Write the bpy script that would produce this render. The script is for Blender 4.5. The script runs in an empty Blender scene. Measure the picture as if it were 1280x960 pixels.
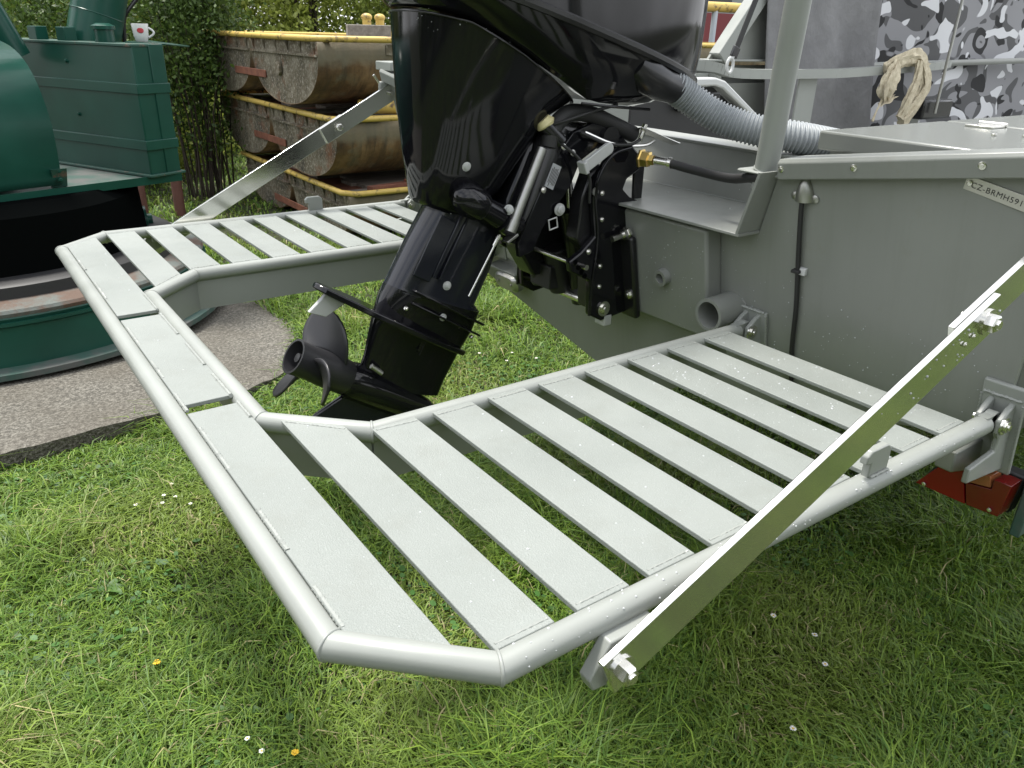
import bpy, bmesh, math, random
import numpy as np
from mathutils import Vector, Matrix
R = math.radians
random.seed(7); rng = np.random.default_rng(11)
S = bpy.context.scene
COL = S.collection
H = 0.92                      # height of the platform tubes above the lawn

# ------------------------------------------------------------------ camera
cam_d = bpy.data.cameras.new('camera'); cam = bpy.data.objects.new('camera', cam_d); COL.objects.link(cam)
yaw, pitch, roll = R(-125.9897), R(24.3711), R(1.5708)
fw = Vector((math.cos(pitch)*math.cos(yaw), math.cos(pitch)*math.sin(yaw), -math.sin(pitch)))
rt = fw.cross(Vector((0, 0, 1))).normalized(); up = rt.cross(fw)
rt2 = rt*math.cos(roll) + up*math.sin(roll); up2 = -rt*math.sin(roll) + up*math.cos(roll)
mw = Matrix.Identity(4)
for i in range(3):
    mw[i][0] = rt2[i]; mw[i][1] = up2[i]; mw[i][2] = -fw[i]
mw[0][3], mw[1][3], mw[2][3] = 1.29675, 1.46947, 0.56644 + H
cam.matrix_world = mw
cam_d.sensor_width = 36; cam_d.lens = 972.77/1280*36; cam_d.clip_start = .02; cam_d.clip_end = 400
S.camera = cam

# ------------------------------------------------------------------ world, sun, exposure
SUN = Vector((0.10, -0.34, 0.93)).normalized()
w = bpy.data.worlds.new('World'); S.world = w; w.use_nodes = True
nt = w.node_tree; nt.nodes.clear()
wo = nt.nodes.new('ShaderNodeOutputWorld'); bg = nt.nodes.new('ShaderNodeBackground')
sky = nt.nodes.new('ShaderNodeTexSky'); sky.sky_type = 'NISHITA'; sky.sun_disc = False
sky.sun_elevation = math.asin(SUN.z); sky.sun_rotation = math.atan2(SUN.x, SUN.y)
sky.air_density = 1.0; sky.dust_density = 2.0
tc = nt.nodes.new('ShaderNodeTexCoord'); nz = nt.nodes.new('ShaderNodeTexNoise')
nz.inputs['Scale'].default_value = 2.2; nz.inputs['Detail'].default_value = 6; nz.inputs['Roughness'].default_value = .6
cr = nt.nodes.new('ShaderNodeValToRGB'); cr.color_ramp.elements[0].position = .34; cr.color_ramp.elements[1].position = .60
cr.color_ramp.elements[0].color = (.25, .25, .25, 1); cr.color_ramp.elements[1].color = (1, 1, 1, 1)
mx = nt.nodes.new('ShaderNodeMix'); mx.data_type = 'RGBA'
mx.inputs[7].default_value = (13.0, 13.2, 13.6, 1)          # sunlit cloud
nt.links.new(tc.outputs['Generated'], nz.inputs['Vector']); nt.links.new(nz.outputs['Fac'], cr.inputs['Fac'])
nt.links.new(cr.outputs['Color'], mx.inputs[0]); nt.links.new(sky.outputs['Color'], mx.inputs[6])
nt.links.new(mx.outputs[2], bg.inputs['Color']); bg.inputs['Strength'].default_value = .095
nt.links.new(bg.outputs[0], wo.inputs['Surface'])
sl = bpy.data.lights.new('sun', 'SUN'); so = bpy.data.objects.new('sun', sl); COL.objects.link(so)
sl.energy = 3.4; sl.angle = R(11); sl.color = (1, .965, .9)
so.rotation_euler = SUN.to_track_quat('Z', 'Y').to_euler(); so.location = (0, 0, 30)
S.view_settings.view_transform = 'Standard'; S.view_settings.look = 'None'
S.view_settings.exposure = 0.80; S.view_settings.gamma = 1.0; S.view_settings.use_curve_mapping = False

# ------------------------------------------------------------------ materials
MATS = {}
class NB:
    def __init__(s, name):
        s.m = bpy.data.materials.new(name); s.m.use_nodes = True; s.t = s.m.node_tree
        s.b = s.t.nodes['Principled BSDF']; s.o = s.t.nodes['Material Output']; s.co = None
    def n(s, t, **kw):
        x = s.t.nodes.new('ShaderNode'+t)
        for k, v in kw.items(): setattr(x, k, v)
        return x
    def l(s, a, b): s.t.links.new(a, b)
    def coord(s):
        if not s.co: s.co = s.n('TexCoord')
        return s.co.outputs['Object']
    def noise(s, scale, detail=4, rough=.55, vec=None):
        x = s.n('TexNoise'); x.inputs['Scale'].default_value = scale; x.inputs['Detail'].default_value = detail
        x.inputs['Roughness'].default_value = rough; s.l(vec or s.coord(), x.inputs['Vector']); return x.outputs['Fac']
    def ramp(s, fac, stops, interp='LINEAR'):
        x = s.n('ValToRGB'); c = x.color_ramp; c.interpolation = interp
        while len(c.elements) < len(stops): c.elements.new(.5)
        for e, (p, col) in zip(c.elements, stops):
            e.position = p; e.color = (*col, 1) if len(col) == 3 else col
        s.l(fac, x.inputs['Fac']); return x.outputs['Color']
    def mix(s, fac, a, b, mode='MIX'):
        x = s.n('Mix', data_type='RGBA', blend_type=mode)
        for v, i in ((fac, 0), (a, 6), (b, 7)):
            if hasattr(v, 'node'): s.l(v, x.inputs[i])
            else: x.inputs[i].default_value = v if i == 0 else (*v, 1)
        return x.outputs[2]
    def bump(s, h, strength, dist=.002):
        x = s.n('Bump'); x.inputs['Strength'].default_value = strength; x.inputs['Distance'].default_value = dist
        s.l(h, x.inputs['Height']); s.l(x.outputs[0], s.b.inputs['Normal'])
    def set(s, **kw):
        for k, v in kw.items():
            i = s.b.inputs[k.replace('_', ' ')]
            if hasattr(v, 'node'): s.l(v, i)
            elif isinstance(v, tuple): i.default_value = (*v, 1)
            else: i.default_value = v
def g3(v): return (v, v, v)
def reg(n): MATS[n.m.name] = n.m; return n

def paint(name, col, rough=.38, var=.12, bump=.05, dirt=0, rv=.2):
    n = reg(NB(name)); a = n.noise(3.5, 5); lo = tuple(c*(1-var) for c in col); hi = tuple(c*(1+var) for c in col)
    c = n.ramp(a, [(.3, lo), (.7, hi)])
    if dirt:
        d = n.noise(9, 8, .7); f = n.ramp(d, [(.60, (0, 0, 0)), (.74, g3(dirt))]); c = n.mix(f, c, (.16, .14, .09))
    if name == 'hull_paint':      # run-off streaks
        mr = n.n('Mapping'); mr.inputs['Scale'].default_value = (1, 26, 1.3); n.l(n.coord(), mr.inputs['Vector'])
        c = n.mix(n.ramp(n.noise(1.6, 7, .7, mr.outputs[0]), [(.50, (0, 0, 0)), (.72, g3(.13))]), c, (.12, .12, .10))
    n.set(Base_Color=c, Roughness=n.ramp(n.noise(14, 4), [(.3, g3(rough*(1-rv))), (.7, g3(rough*(1+rv)))]))
    if name == 'hull_paint':
        ad = n.n('Math', operation='MULTIPLY_ADD'); n.l(n.noise(1.8, 3), ad.inputs[0]); ad.inputs[1].default_value = 9.; n.l(n.noise(420, 2), ad.inputs[2]); n.bump(ad.outputs[0], .08, .0012)
    else: n.bump(n.noise(420, 2), bump, .001)
    if name == 'green_paint': n.b.inputs['Specular IOR Level'].default_value = .3
    return n
paint('hull_paint', (.215, .225, .206), .36, .06, .06, .25)
paint('tube_paint', (.262, .276, .256), .36, .07, .04)
n = reg(NB('slat_paint'))                                    # gritty non-slip coat
v = n.n('TexVoronoi'); v.inputs['Scale'].default_value = 330; n.l(n.coord(), v.inputs['Vector'])
sp = n.noise(520, 2, .7)
c = n.ramp(n.noise(4, 5), [(.3, (.200, .218, .203)), (.7, (.238, .256, .240))])
c = n.mix(n.ramp(sp, [(.60, (0, 0, 0)), (.72, g3(.4))]), c, (.36, .39, .37))
c = n.mix(n.ramp(n.noise(13, 7, .7), [(.52, (0, 0, 0)), (.75, g3(.30))]), c, (.16, .165, .14))
n.set(Base_Color=c, Roughness=n.ramp(n.noise(7, 6, .6), [(.35, g3(.38)), (.65, g3(.6))])); n.bump(sp, .55, .0022)
paint('green_paint', (.009, .058, .041), .30, .18, .05, 0, .06)
n = reg(NB('green_chipped'))
c = n.mix(n.ramp(n.noise(18, 8, .7), [(.56, (0, 0, 0)), (.62, (1, 1, 1))]), (.012, .06, .043), (.10, .07, .05))
n.set(Base_Color=c, Roughness=.5); n.bump(n.noise(60, 6), .3, .003)
n = reg(NB('worn_deck')); c = n.mix(n.ramp(n.noise(7, 7, .65), [(.4, (0, 0, 0)), (.6, (1, 1, 1))]), (.085, .09, .085), (.03, .075, .06))
n.set(Base_Color=c, Roughness=.6)
n = reg(NB('rust_ledge')); c = n.mix(n.ramp(n.noise(6, 7, .7), [(.42, (0, 0, 0)), (.58, (1, 1, 1))]), (.095, .058, .04), (.10, .115, .105))
n.set(Base_Color=c, Roughness=.7); n.bump(n.noise(70, 6), .4, .004)
def simple(name, col, rough=.4, metal=0, **kw):
    n = reg(NB(name)); n.set(Base_Color=col, Roughness=rough, Metallic=metal, **kw); return n
n = simple('black_gloss', (.006, .006, .0075), .07, Specular_IOR_Level=.38)
n.bump(n.noise(900, 2), .02, .0005)
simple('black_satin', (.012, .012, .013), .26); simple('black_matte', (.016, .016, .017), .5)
simple('prop_black', (.02, .02, .022), .38); simple('rubber', (.018, .018, .018), .62); simple('dark_void', (.003, .0035, .0035), 1., Specular_IOR_Level=.0)  # dark_void holds the shade of recesses in its colour
n = simple('black_leg', (.010, .011, .016), .14, Specular_IOR_Level=.45); n.bump(n.noise(300, 3), .03, .001)
n = reg(NB('polished_bar')); st = n.n('Mapping'); n.l(n.coord(), st.inputs['Vector']); st.inputs['Scale'].default_value = (6, 60, 60)
n.set(Base_Color=(.74, .74, .71), Metallic=1., Roughness=n.ramp(n.noise(9, 6, .7, st.outputs[0]), [(.3, g3(.10)), (.7, g3(.24))]))
n = reg(NB('steel')); n.set(Base_Color=(.72, .71, .67), Metallic=1., Roughness=.25)
simple('zinc_white', (.42, .43, .42), .45, .1); simple('brass', (.72, .52, .18), .3, 1.); simple('steel_dull', (.42, .42, .40), .42, 1.)
simple('cream_plastic', (.62, .56, .30), .5)
n = simple('hose_grey', (.27, .29, .30), .42)
n = reg(NB('cloth_grey')); c = n.ramp(n.noise(5, 6, .6), [(.3, (.175, .175, .178)), (.7, (.235, .235, .238))]); n.set(Base_Color=c, Roughness=.95, Specular_IOR_Level=.1); n.bump(n.noise(14, 5), .5, .02)
n = reg(NB('camo'))                                          # four-tone urban pattern
mp = n.n('Mapping'); mp.inputs['Scale'].default_value = (.75, 1, 1.25); mp.inputs['Rotation'].default_value = (0, .25, 0); n.l(n.coord(), mp.inputs['Vector'])
def cam_l(off, sc, t):
    m2 = n.n('Mapping'); m2.inputs['Location'].default_value = (off, off*.7, off*1.3); n.l(mp.outputs[0], m2.inputs['Vector'])
    x = n.n('TexNoise'); x.inputs['Scale'].default_value = sc; x.inputs['Detail'].default_value = 1.2; x.inputs['Distortion'].default_value = 1.6
    n.l(m2.outputs[0], x.inputs['Vector']); return n.ramp(x.outputs['Fac'], [(t-.004, (0, 0, 0)), (t+.004, (1, 1, 1))])
c = n.mix(cam_l(3.1, 3.6, .54), (.24, .24, .252), (.08, .08, .083)); c = n.mix(cam_l(9.7, 4.2, .585), c, (.010, .010, .011))
c = n.mix(cam_l(17.3, 4.0, .58), c, (.60, .605, .625)); n.set(Base_Color=c, Roughness=.8)
n = reg(NB('rag_cloth')); c = n.ramp(n.noise(30, 6, .7), [(.3, (.34, .29, .20)), (.7, (.62, .56, .42))]); n.set(Base_Color=c, Roughness=.95); n.bump(n.noise(90, 4), .6, .006)
simple('red_lens', (.17, .001, .004), .2); simple('red_lens_dark', (.12, .003, .004), .2, Coat_Weight=.4); simple('amber_lens', (.28, .10, .04), .25)
simple('white_ceramic', (.6, .6, .58), .2); simple('white_paint', (.5, .51, .5), .35)
n = reg(NB('aggregate')); vo = n.n('TexVoronoi'); vo.inputs['Scale'].default_value = 85; n.l(n.coord(), vo.inputs['Vector'])
c = n.ramp(n.noise(75, 4, .85), [(.34, (.026, .025, .021)), (.48, (.088, .082, .068)), (.64, (.25, .238, .205))])
c = n.mix(n.ramp(n.noise(2.4, 6, .65), [(.35, (0, 0, 0)), (.7, g3(.6))]), c, (.08, .068, .05)); n.set(Base_Color=c, Roughness=.85)
n.bump(vo.outputs['Distance'], .8, .006)
n = reg(NB('soil')); c = n.ramp(n.noise(30, 6, .7), [(.3, (.014, .020, .006)), (.7, (.045, .052, .018))]); n.set(Base_Color=c, Roughness=1.); n.bump(n.noise(60, 5), .8, .02)
n = reg(NB('yellow_paint')); c = n.mix(n.ramp(n.noise(11, 8, .7), [(.54, (0, 0, 0)), (.63, (1, 1, 1))]), (.56, .40, .10), (.13, .085, .045)); n.set(Base_Color=c, Roughness=.5)
n = reg(NB('pontoon_end')); c = n.ramp(n.noise(5, 7, .7), [(.3, (.035, .033, .024)), (.5, (.125, .105, .068)), (.7, (.26, .235, .175))])
c = n.mix(n.ramp(n.noise(40, 6, .8), [(.52, (0, 0, 0)), (.64, g3(.85))]), c, (.40, .37, .31)); c = n.mix(n.ramp(n.noise(3.1, 6, .7), [(.55, (0, 0, 0)), (.68, g3(.8))]), c, (.20, .075, .03))
n.set(Base_Color=c, Roughness=.85); n.bump(n.noise(45, 6, .7), .8, .012)
n = reg(NB('pontoon_side')); sz = n.n('SeparateXYZ'); n.l(n.coord(), sz.inputs[0])
c = n.ramp(n.noise(3, 8, .7), [(.3, (.05, .026, .012)), (.5, (.15, .088, .038)), (.7, (.28, .18, .09))]); c = n.mix(n.ramp(n.noise(8, 6), [(.55, (0, 0, 0)), (.7, g3(.7))]), c, (.16, .15, .10))
ms_ = n.n('Mapping'); ms_.inputs['Scale'].default_value = (9, 1.2, 1.2); n.l(n.coord(), ms_.inputs['Vector']); c = n.mix(n.ramp(n.noise(2.2, 8, .7, ms_.outputs[0]), [(.45, (0, 0, 0)), (.66, g3(.8))]), c, (.035, .028, .018))
gz = n.n('SeparateXYZ'); n.l(n.co.outputs['Generated'], gz.inputs[0]); wl = n.n('Math', operation='MULTIPLY_ADD'); n.l(n.noise(6, 5), wl.inputs[0]); wl.inputs[1].default_value = .35; n.l(gz.outputs['Z'], wl.inputs[2])
c = n.mix(n.ramp(wl.outputs[0], [(.80, (0, 0, 0)), (.92, g3(.7))]), c, (.19, .175, .12))
n.set(Base_Color=c, Roughness=.7); n.bump(n.noise(30, 6), .4, .008)
n = reg(NB('rust')); c = n.ramp(n.noise(14, 7, .7), [(.3, (.10, .035, .022)), (.7, (.24, .09, .05))]); n.set(Base_Color=c, Roughness=.8); n.bump(n.noise(60, 5), .4, .004)
n = reg(NB('rust_post')); c = n.ramp(n.noise(9, 7, .7), [(.3, (.12, .05, .04)), (.7, (.19, .085, .07))]); n.set(Base_Color=c, Roughness=.75)
n = reg(NB('old_wood')); mp2 = n.n('Mapping'); mp2.inputs['Scale'].default_value = (2, 22, 22); n.l(n.coord(), mp2.inputs['Vector'])
c = n.ramp(n.noise(2.5, 7, .65, mp2.outputs[0]), [(.3, (.10, .085, .07)), (.7, (.30, .26, .22))]); n.set(Base_Color=c, Roughness=.9)
n = reg(NB('grey_block')); c = n.ramp(n.noise(25, 6, .7), [(.3, (.13, .12, .10)), (.7, (.27, .25, .22))]); n.set(Base_Color=c, Roughness=.9); n.bump(n.noise(60, 5), .5, .006)
simple('bark', (.035, .026, .018), .9); simple('far_red', (.16, .018, .022), .6); simple('far_grey', (.22, .24, .23), .7); simple('far_post', (.42, .46, .50), .5)
def leafmat(name, transl=.3):
    n = reg(NB(name)); at = n.n('Attribute'); at.attribute_name = 'Col'
    n.set(Base_Color=at.outputs['Color'], Roughness=.5); n.b.inputs['Specular IOR Level'].default_value = .35
    tr = n.n('BsdfTranslucent'); n.l(at.outputs['Color'], tr.inputs['Color']); ms = n.n('MixShader'); ms.inputs[0].default_value = transl
    n.l(n.b.outputs[0], ms.inputs[1]); n.l(tr.outputs[0], ms.inputs[2]); n.l(ms.outputs[0], n.o.inputs['Surface']); return n
leafmat('leaf', .34); leafmat('blade', .30)
n = reg(NB('water_drop')); n.set(Base_Color=(.42, .44, .44), Roughness=.06)
simple('daisy_white', (.80, .80, .78), .7); simple('daisy_yellow', (.75, .48, .03), .7)
simple('label_grey', (.45, .46, .48), .35, .3); simple('ink', (.03, .03, .03), .6); simple('print_red', (.42, .04, .05), .4); simple('plate_alu', (.52, .51, .47), .36, .75)
simple('hatch_grey', (.17, .18, .165), .2)

# ------------------------------------------------------------------ mesh helpers
def V(*a): return Vector(a)
def basis(d, hint=None):
    d = d.normalized(); h = hint or (V(0, 0, 1) if abs(d.z) < .9 else V(1, 0, 0))
    a = d.cross(h).normalized(); return a, a.cross(d).normalized()
class MB:
    def __init__(s): s.v = []; s.f = []
    def add(s, vs, fs):
        o = len(s.v); s.v += [tuple(x) for x in vs]; s.f += [tuple(i+o for i in f) for f in fs]; return s
    def hexa(s, p):            # 8 points: bottom 4 ccw, top 4 ccw
        return s.add(p, [(3, 2, 1, 0), (4, 5, 6, 7), (0, 1, 5, 4), (1, 2, 6, 5), (2, 3, 7, 6), (3, 0, 4, 7)])
    def box(s, x0, x1, y0, y1, z0, z1):
        return s.hexa([(x0, y0, z0), (x1, y0, z0), (x1, y1, z0), (x0, y1, z0), (x0, y0, z1), (x1, y0, z1), (x1, y1, z1), (x0, y1, z1)])
    def obox(s, c, ax, ay, az, dx, dy, dz):   # oriented box, half sizes
        c = Vector(c); X, Y, Z = Vector(ax).normalized()*dx, Vector(ay).normalized()*dy, Vector(az).normalized()*dz
        return s.hexa([c-X-Y-Z, c+X-Y-Z, c+X+Y-Z, c-X+Y-Z, c-X-Y+Z, c+X-Y+Z, c+X+Y+Z, c-X+Y+Z])
    def bar(s, a, b, wdt, thk, wdir):         # flat bar from a to b, wdt along wdir
        a, b = Vector(a), Vector(b); d = (b-a); wd = Vector(wdir); wd = (wd - d*(wd.dot(d)/d.length_squared)).normalized(); t = d.normalized().cross(wd)
        return s.obox((a+b)/2, d, wd, t, d.length/2, wdt/2, thk/2)
    def prism(s, pts, d):                     # polygon (ccw seen against d) extruded by d
        k = len(pts); d = Vector(d); a = [Vector(p) for p in pts]; b = [p+d for p in a]
        return s.add(a+b, [tuple(range(k-1, -1, -1)), tuple(range(k, 2*k))] + [(i, (i+1) % k, k+(i+1) % k, k+i) for i in range(k)])
    def rings(s, rs, cap0=True, cap1=True, closed=False):
        k = len(rs[0]); vs = [p for r in rs for p in r]; fs = []
        m = len(rs)
        for j in range(m if closed else m-1):
            a, b = j*k, ((j+1) % m)*k
            fs += [(a+i, a+(i+1) % k, b+(i+1) % k, b+i) for i in range(k)]
        if not closed:
            if cap0: fs.append(tuple(range(k-1, -1, -1)))
            if cap1: fs.append(tuple(range((m-1)*k, m*k)))
        return s.add(vs, fs)
    def tube(s, pts, r, n=16, closed=False, caps=True):   # mitred tube
        P = [Vector(p) for p in pts]; m = len(P); rr = r if isinstance(r, (list, tuple)) else [r]*m
        rs = []; pa = None
        for i in range(m):
            if closed: d0, d1 = (P[i]-P[i-1]).normalized(), (P[(i+1) % m]-P[i]).normalized()
            else:
                d0 = (P[i]-P[i-1]).normalized() if i else (P[1]-P[0]).normalized(); d1 = (P[i+1]-P[i]).normalized() if i < m-1 else d0
            t = (d0+d1).normalized()
            if pa is None: a, b = basis(d0)
            else:
                a = pa - d0*pa.dot(d0); a.normalize(); b = a.cross(d0).normalized()
            pa = a; ring = []
            for k in range(n):
                th = 2*math.pi*k/n; o = a*math.cos(th)*rr[i] + b*math.sin(th)*rr[i]
                o = o - d0*(o.dot(t)/d0.dot(t)); ring.append(P[i]+o)
            rs.append(ring)
            pa = a - t*(2*a.dot(t))*0
        return s.rings([list(reversed(q)) for q in rs], caps, caps, closed)
    def cyl(s, a, b, r, n=14, r2=None): return s.tube([a, b], [r, r if r2 is None else r2], n)
    def lathe(s, c, axis, prof, n=24):        # prof list of (dist along axis, radius)
        c = Vector(c); ax = Vector(axis).normalized(); a, b = basis(ax)
        rs = [[c+ax*h + (a*math.cos(2*math.pi*k/n)-b*math.sin(2*math.pi*k/n))*max(r, 1e-4) for k in range(n)] for h, r in prof]
        return s.rings(rs)
    def ball(s, c, rx, ry=None, rz=None, n=12, m=8):
        ry = ry or rx; rz = rz or rx; c = Vector(c)
        rs = [[c+V(rx*math.sin(math.pi*j/m)*math.cos(2*math.pi*k/n), ry*math.sin(math.pi*j/m)*math.sin(2*math.pi*k/n), -rz*math.cos(math.pi*j/m)) for k in range(n)] for j in range(m+1)]
        return s.rings(rs, False, False)
    def sheet(s, grid, thk=None):             # grid[j][i] points
        nj, ni = len(grid), len(grid[0])
        return s.add([p for r in grid for p in r], [(j*ni+i, j*ni+i+1, (j+1)*ni+i+1, (j+1)*ni+i) for j in range(nj-1) for i in range(ni-1)])
    def build(s, name, mat, parent=None, smooth=35, bevel=0, solid=0):
        me = bpy.data.meshes.new(name); me.from_pydata(s.v, [], s.f); me.validate()
        bm = bmesh.new(); bm.from_mesh(me); bmesh.ops.recalc_face_normals(bm, faces=bm.faces); bm.to_mesh(me); bm.free()
        me.polygons.foreach_set('use_smooth', [True]*len(me.polygons)); me.set_sharp_from_angle(angle=R(smooth))
        o = bpy.data.objects.new(name, me); COL.objects.link(o)
        me.materials.append(MATS[mat])
        if solid:
            md = o.modifiers.new('solid', 'SOLIDIFY'); md.thickness = solid; md.offset = 0
        if bevel:
            md = o.modifiers.new('bevel', 'BEVEL'); md.width = bevel; md.segments = 2; md.limit_method = 'ANGLE'; md.angle_limit = R(40); md.harden_normals = False
        if parent: attach(o, parent)
        return o
def attach(o, p):
    o.parent = p
    if p.type == 'EMPTY': o.matrix_parent_inverse = Matrix.Translation(-p.location)
def tag(o, label=None, cat=None, group=None, kind=None):
    for k, v in (('label', label), ('category', cat), ('group', group), ('kind', kind)):
        if v: o[k] = v
    return o
def thing(name, loc, label, cat, group=None):
    e = bpy.data.objects.new(name, None); e.location = loc; e.empty_display_size = .1; COL.objects.link(e); return tag(e, label, cat, group)
def curve(pts, n=40):         # Catmull-Rom
    P = [Vector(p) for p in pts]; P = [P[0]*2-P[1]] + P + [P[-1]*2-P[-2]]; out = []; m = len(P)-3
    for i in range(n+1):
        u = i/n*m; k = min(int(u), m-1); t = u-k; a, b, c, d = P[k:k+4]
        out.append(.5*((2*b)+(c-a)*t+(2*a-5*b+4*c-d)*t*t+(3*b-a-3*c+d)*t**3))
    return out
def bolt(name, c, axis, r, parent, mat='steel', hgt=None, washer=True, n=6):
    hgt = hgt or r*.9; b = MB(); ax = Vector(axis).normalized(); c = Vector(c)
    if washer: b.lathe(c, ax, [(-.001, r*1.45), (r*.22, r*1.45), (r*.24, r*1.2)], 20)
    b.lathe(c+ax*(r*.2), ax, [(0, r), (hgt*.85, r), (hgt, r*.82)], n); b.lathe(c+ax*(r*.2+hgt), ax, [(-.001, r*.55), (r*.25, r*.5)], 12)
    return b.build(name, mat, parent, 30)
def drops(name, pts, nrm, parent, rmin=.0012, rmax=.0032, mat='water_drop'):
    b = MB(); base = []
    for k in range(6): base.append((math.cos(k*math.pi/3), math.sin(k*math.pi/3)))
    for p, nn in zip(pts, nrm):
        nn = Vector(nn).normalized(); a, c = basis(nn); r = rmin+(rmax-rmin)*random.random()**3; p = Vector(p)
        rs = [[p+a*x*r*q+c*y*r*q+nn*(h*r) for x, y in base] for q, h in ((1, -.05), (.85, .38), (.4, .6))]
        b.rings(rs)
    o = b.build(name, mat, parent, 80); o['kind'] = 'stuff'; return o

# ------------------------------------------------------------------ lawn, paving
SLAB = [(5.5, -1.45), (2.2, -1.47), (1.35, -1.53), (.82, -1.575), (.45, -1.63), (.22, -1.78), (.05, -2.05), (-.05, -2.35), (-.04, -2.9), (.02, -3.6), (.3, -4.3), (1.0, -4.8), (5.5, -4.9)]
SLAB_IN = [(x+.03 if x < 1.3 and y < -1.6 else x, y-.03 if y > -1.7 else y) for x, y in SLAB]
def inside(x, y, poly):
    c = np.zeros(np.shape(x), bool); j = len(poly)-1
    for i in range(len(poly)):
        xi, yi = poly[i]; xj, yj = poly[j]
        c ^= ((yi > y) != (yj > y)) & (x < (xj-xi)*(y-yi)/(yj-yi+1e-12)+xi); j = i
    return c
def pn(x, y, s, k=0):         # smooth pseudo noise 0..1
    return .5+.25*(np.sin(x*s*1.7+k+1.3*np.sin(y*s*1.1+k*2))+np.sin(y*s*2.1-k+1.7*np.sin(x*s*.9-k)))
b = MB(); b.add([(-120, -120, 0), (120, -120, 0), (120, 120, 0), (-120, 120, 0)], [(0, 1, 2, 3)])
tag(b.build('lawn', 'soil'), kind='structure')
b = MB(); pp = []
for i, (x, y) in enumerate(SLAB):                             # slightly broken edge
    x2, y2 = SLAB[(i+1) % len(SLAB)]; L = math.hypot(x2-x, y2-y); m = max(1, int(L/.05)) if L < 3.5 else 1
    for k in range(m):
        q = k/m; pp.append((x+(x2-x)*q+random.uniform(-.008, .008), y+(y2-y)*q+random.uniform(-.008, .008), -.03))
b.prism(pp, (0, 0, .105))
for i_, v_ in enumerate(b.v):
    if v_[2] > 0: b.v[i_] = (v_[0], v_[1], .012+.063*min(1, max(0, (v_[0]+.0)/.55)))
tag(b.build('paving', 'aggregate', smooth=30), kind='structure')
def col_attr(me, cols):
    a = me.attributes.new('Col', 'FLOAT_COLOR', 'FACE'); c = np.ones((len(me.polygons), 4), np.float32); c[:, :3] = cols; a.data.foreach_set('color', c.ravel())
def np_mesh(name, verts, faces_flat, sizes, mat, cols, parent=None):
    me = bpy.data.meshes.new(name); nv = len(verts); nf = len(sizes)
    me.vertices.add(nv); me.vertices.foreach_set('co', np.asarray(verts, np.float32).ravel())
    me.loops.add(len(faces_flat)); me.loops.foreach_set('vertex_index', np.asarray(faces_flat, np.int32))
    me.polygons.add(nf); st = np.zeros(nf, np.int32); st[1:] = np.cumsum(sizes)[:-1]
    me.polygons.foreach_set('loop_start', st); me.polygons.foreach_set('loop_total', np.asarray(sizes, np.int32)); me.update(calc_edges=True)
    me.materials.append(MATS[mat]); col_attr(me, cols); o = bpy.data.objects.new(name, me); COL.objects.link(o)
    if parent: attach(o, parent)
    return o
CX, CY = 1.297, 1.469
def blades(N, rmin, rmax, hmul, wid, seed, lo=0, hi=44):
    g = np.random.default_rng(seed); out = []
    r = np.sqrt(g.uniform(rmin**2, rmax**2, N)); th = np.radians(-126)+np.radians(g.uniform(lo, hi, N))*np.sign(g.random(N)-.5)
    x = CX+r*np.cos(th); y = CY+r*np.sin(th)
    x += g.normal(0, .012, N); y += g.normal(0, .012, N)
    keep = ~inside(x, y, SLAB_IN); patch = pn(x, y, 1.9, 1); keep &= g.random(N) < (.45+.75*patch); x, y = x[keep], y[keep]; n_ = len(x)
    patch = pn(x, y, 2.3, 1); dry = np.clip((pn(x, y, 3.1, 4)-.56)*3.2, 0, 1); tuft = np.clip((pn(x, y, 4.6, 9)-.62)*3, 0, 1)
    h = (g.uniform(.020, .050, n_)*(.75+.5*patch)+tuft*g.uniform(0, .075, n_))*hmul
    lean = g.uniform(.5, 1.75, n_); dirn = g.uniform(0, 2*np.pi, n_)*.75 + pn(x, y, 3, 2)*4.5
    wd = g.uniform(.6, 1.3, n_)*wid; dx, dy = np.cos(dirn), np.sin(dirn); px, py = -dy, dx
    tw = g.uniform(-.8, .8, n_); px, py = px*np.cos(tw)-py*np.sin(tw), px*np.sin(tw)+py*np.cos(tw)
    z0 = np.zeros(n_)-.004
    v = np.zeros((n_, 5, 3), np.float32)
    v[:, 0] = np.stack([x-px*wd/2, y-py*wd/2, z0], 1); v[:, 1] = np.stack([x+px*wd/2, y+py*wd/2, z0], 1)
    mxx, myy, mz = x+dx*h*lean*.38, y+dy*h*lean*.38, h*.66
    v[:, 2] = np.stack([mxx+px*wd*.42, myy+py*wd*.42, mz], 1); v[:, 3] = np.stack([mxx-px*wd*.42, myy-py*wd*.42, mz], 1)
    v[:, 4] = np.stack([x+dx*h*lean*1.05, y+dy*h*lean*1.05, h*(1.02-.30*lean)], 1)
    base = np.array([.188, .282, .036]); dk = np.array([.066, .145, .020]); yl = np.array([.21, .28, .05]); straw = np.array([.36, .32, .16])
    t = g.random(n_)[:, None]; c = dk*(1-t)+base*t
    c = c*(1-dry[:, None]*.6)+yl*dry[:, None]*.6; st_ = (g.random(n_) < .022+.05*dry)[:, None]; c = np.where(st_, straw, c); c = c*g.uniform(.65, 1.35, n_)[:, None]
    return v, c
def merge_blades(sets, name):
    v = np.concatenate([a for a, _ in sets]); c = np.concatenate([a for _, a in sets]); m = len(v); o = (np.arange(m)*5)[:, None]
    q = np.concatenate([o+np.array([[0, 1, 2, 3]]), o+np.array([[3, 2, 4]])], 1).ravel()
    return np_mesh(name, v.reshape(-1, 3), q, np.tile([4, 3], m), 'blade', np.repeat(c, 2, 0))
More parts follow.
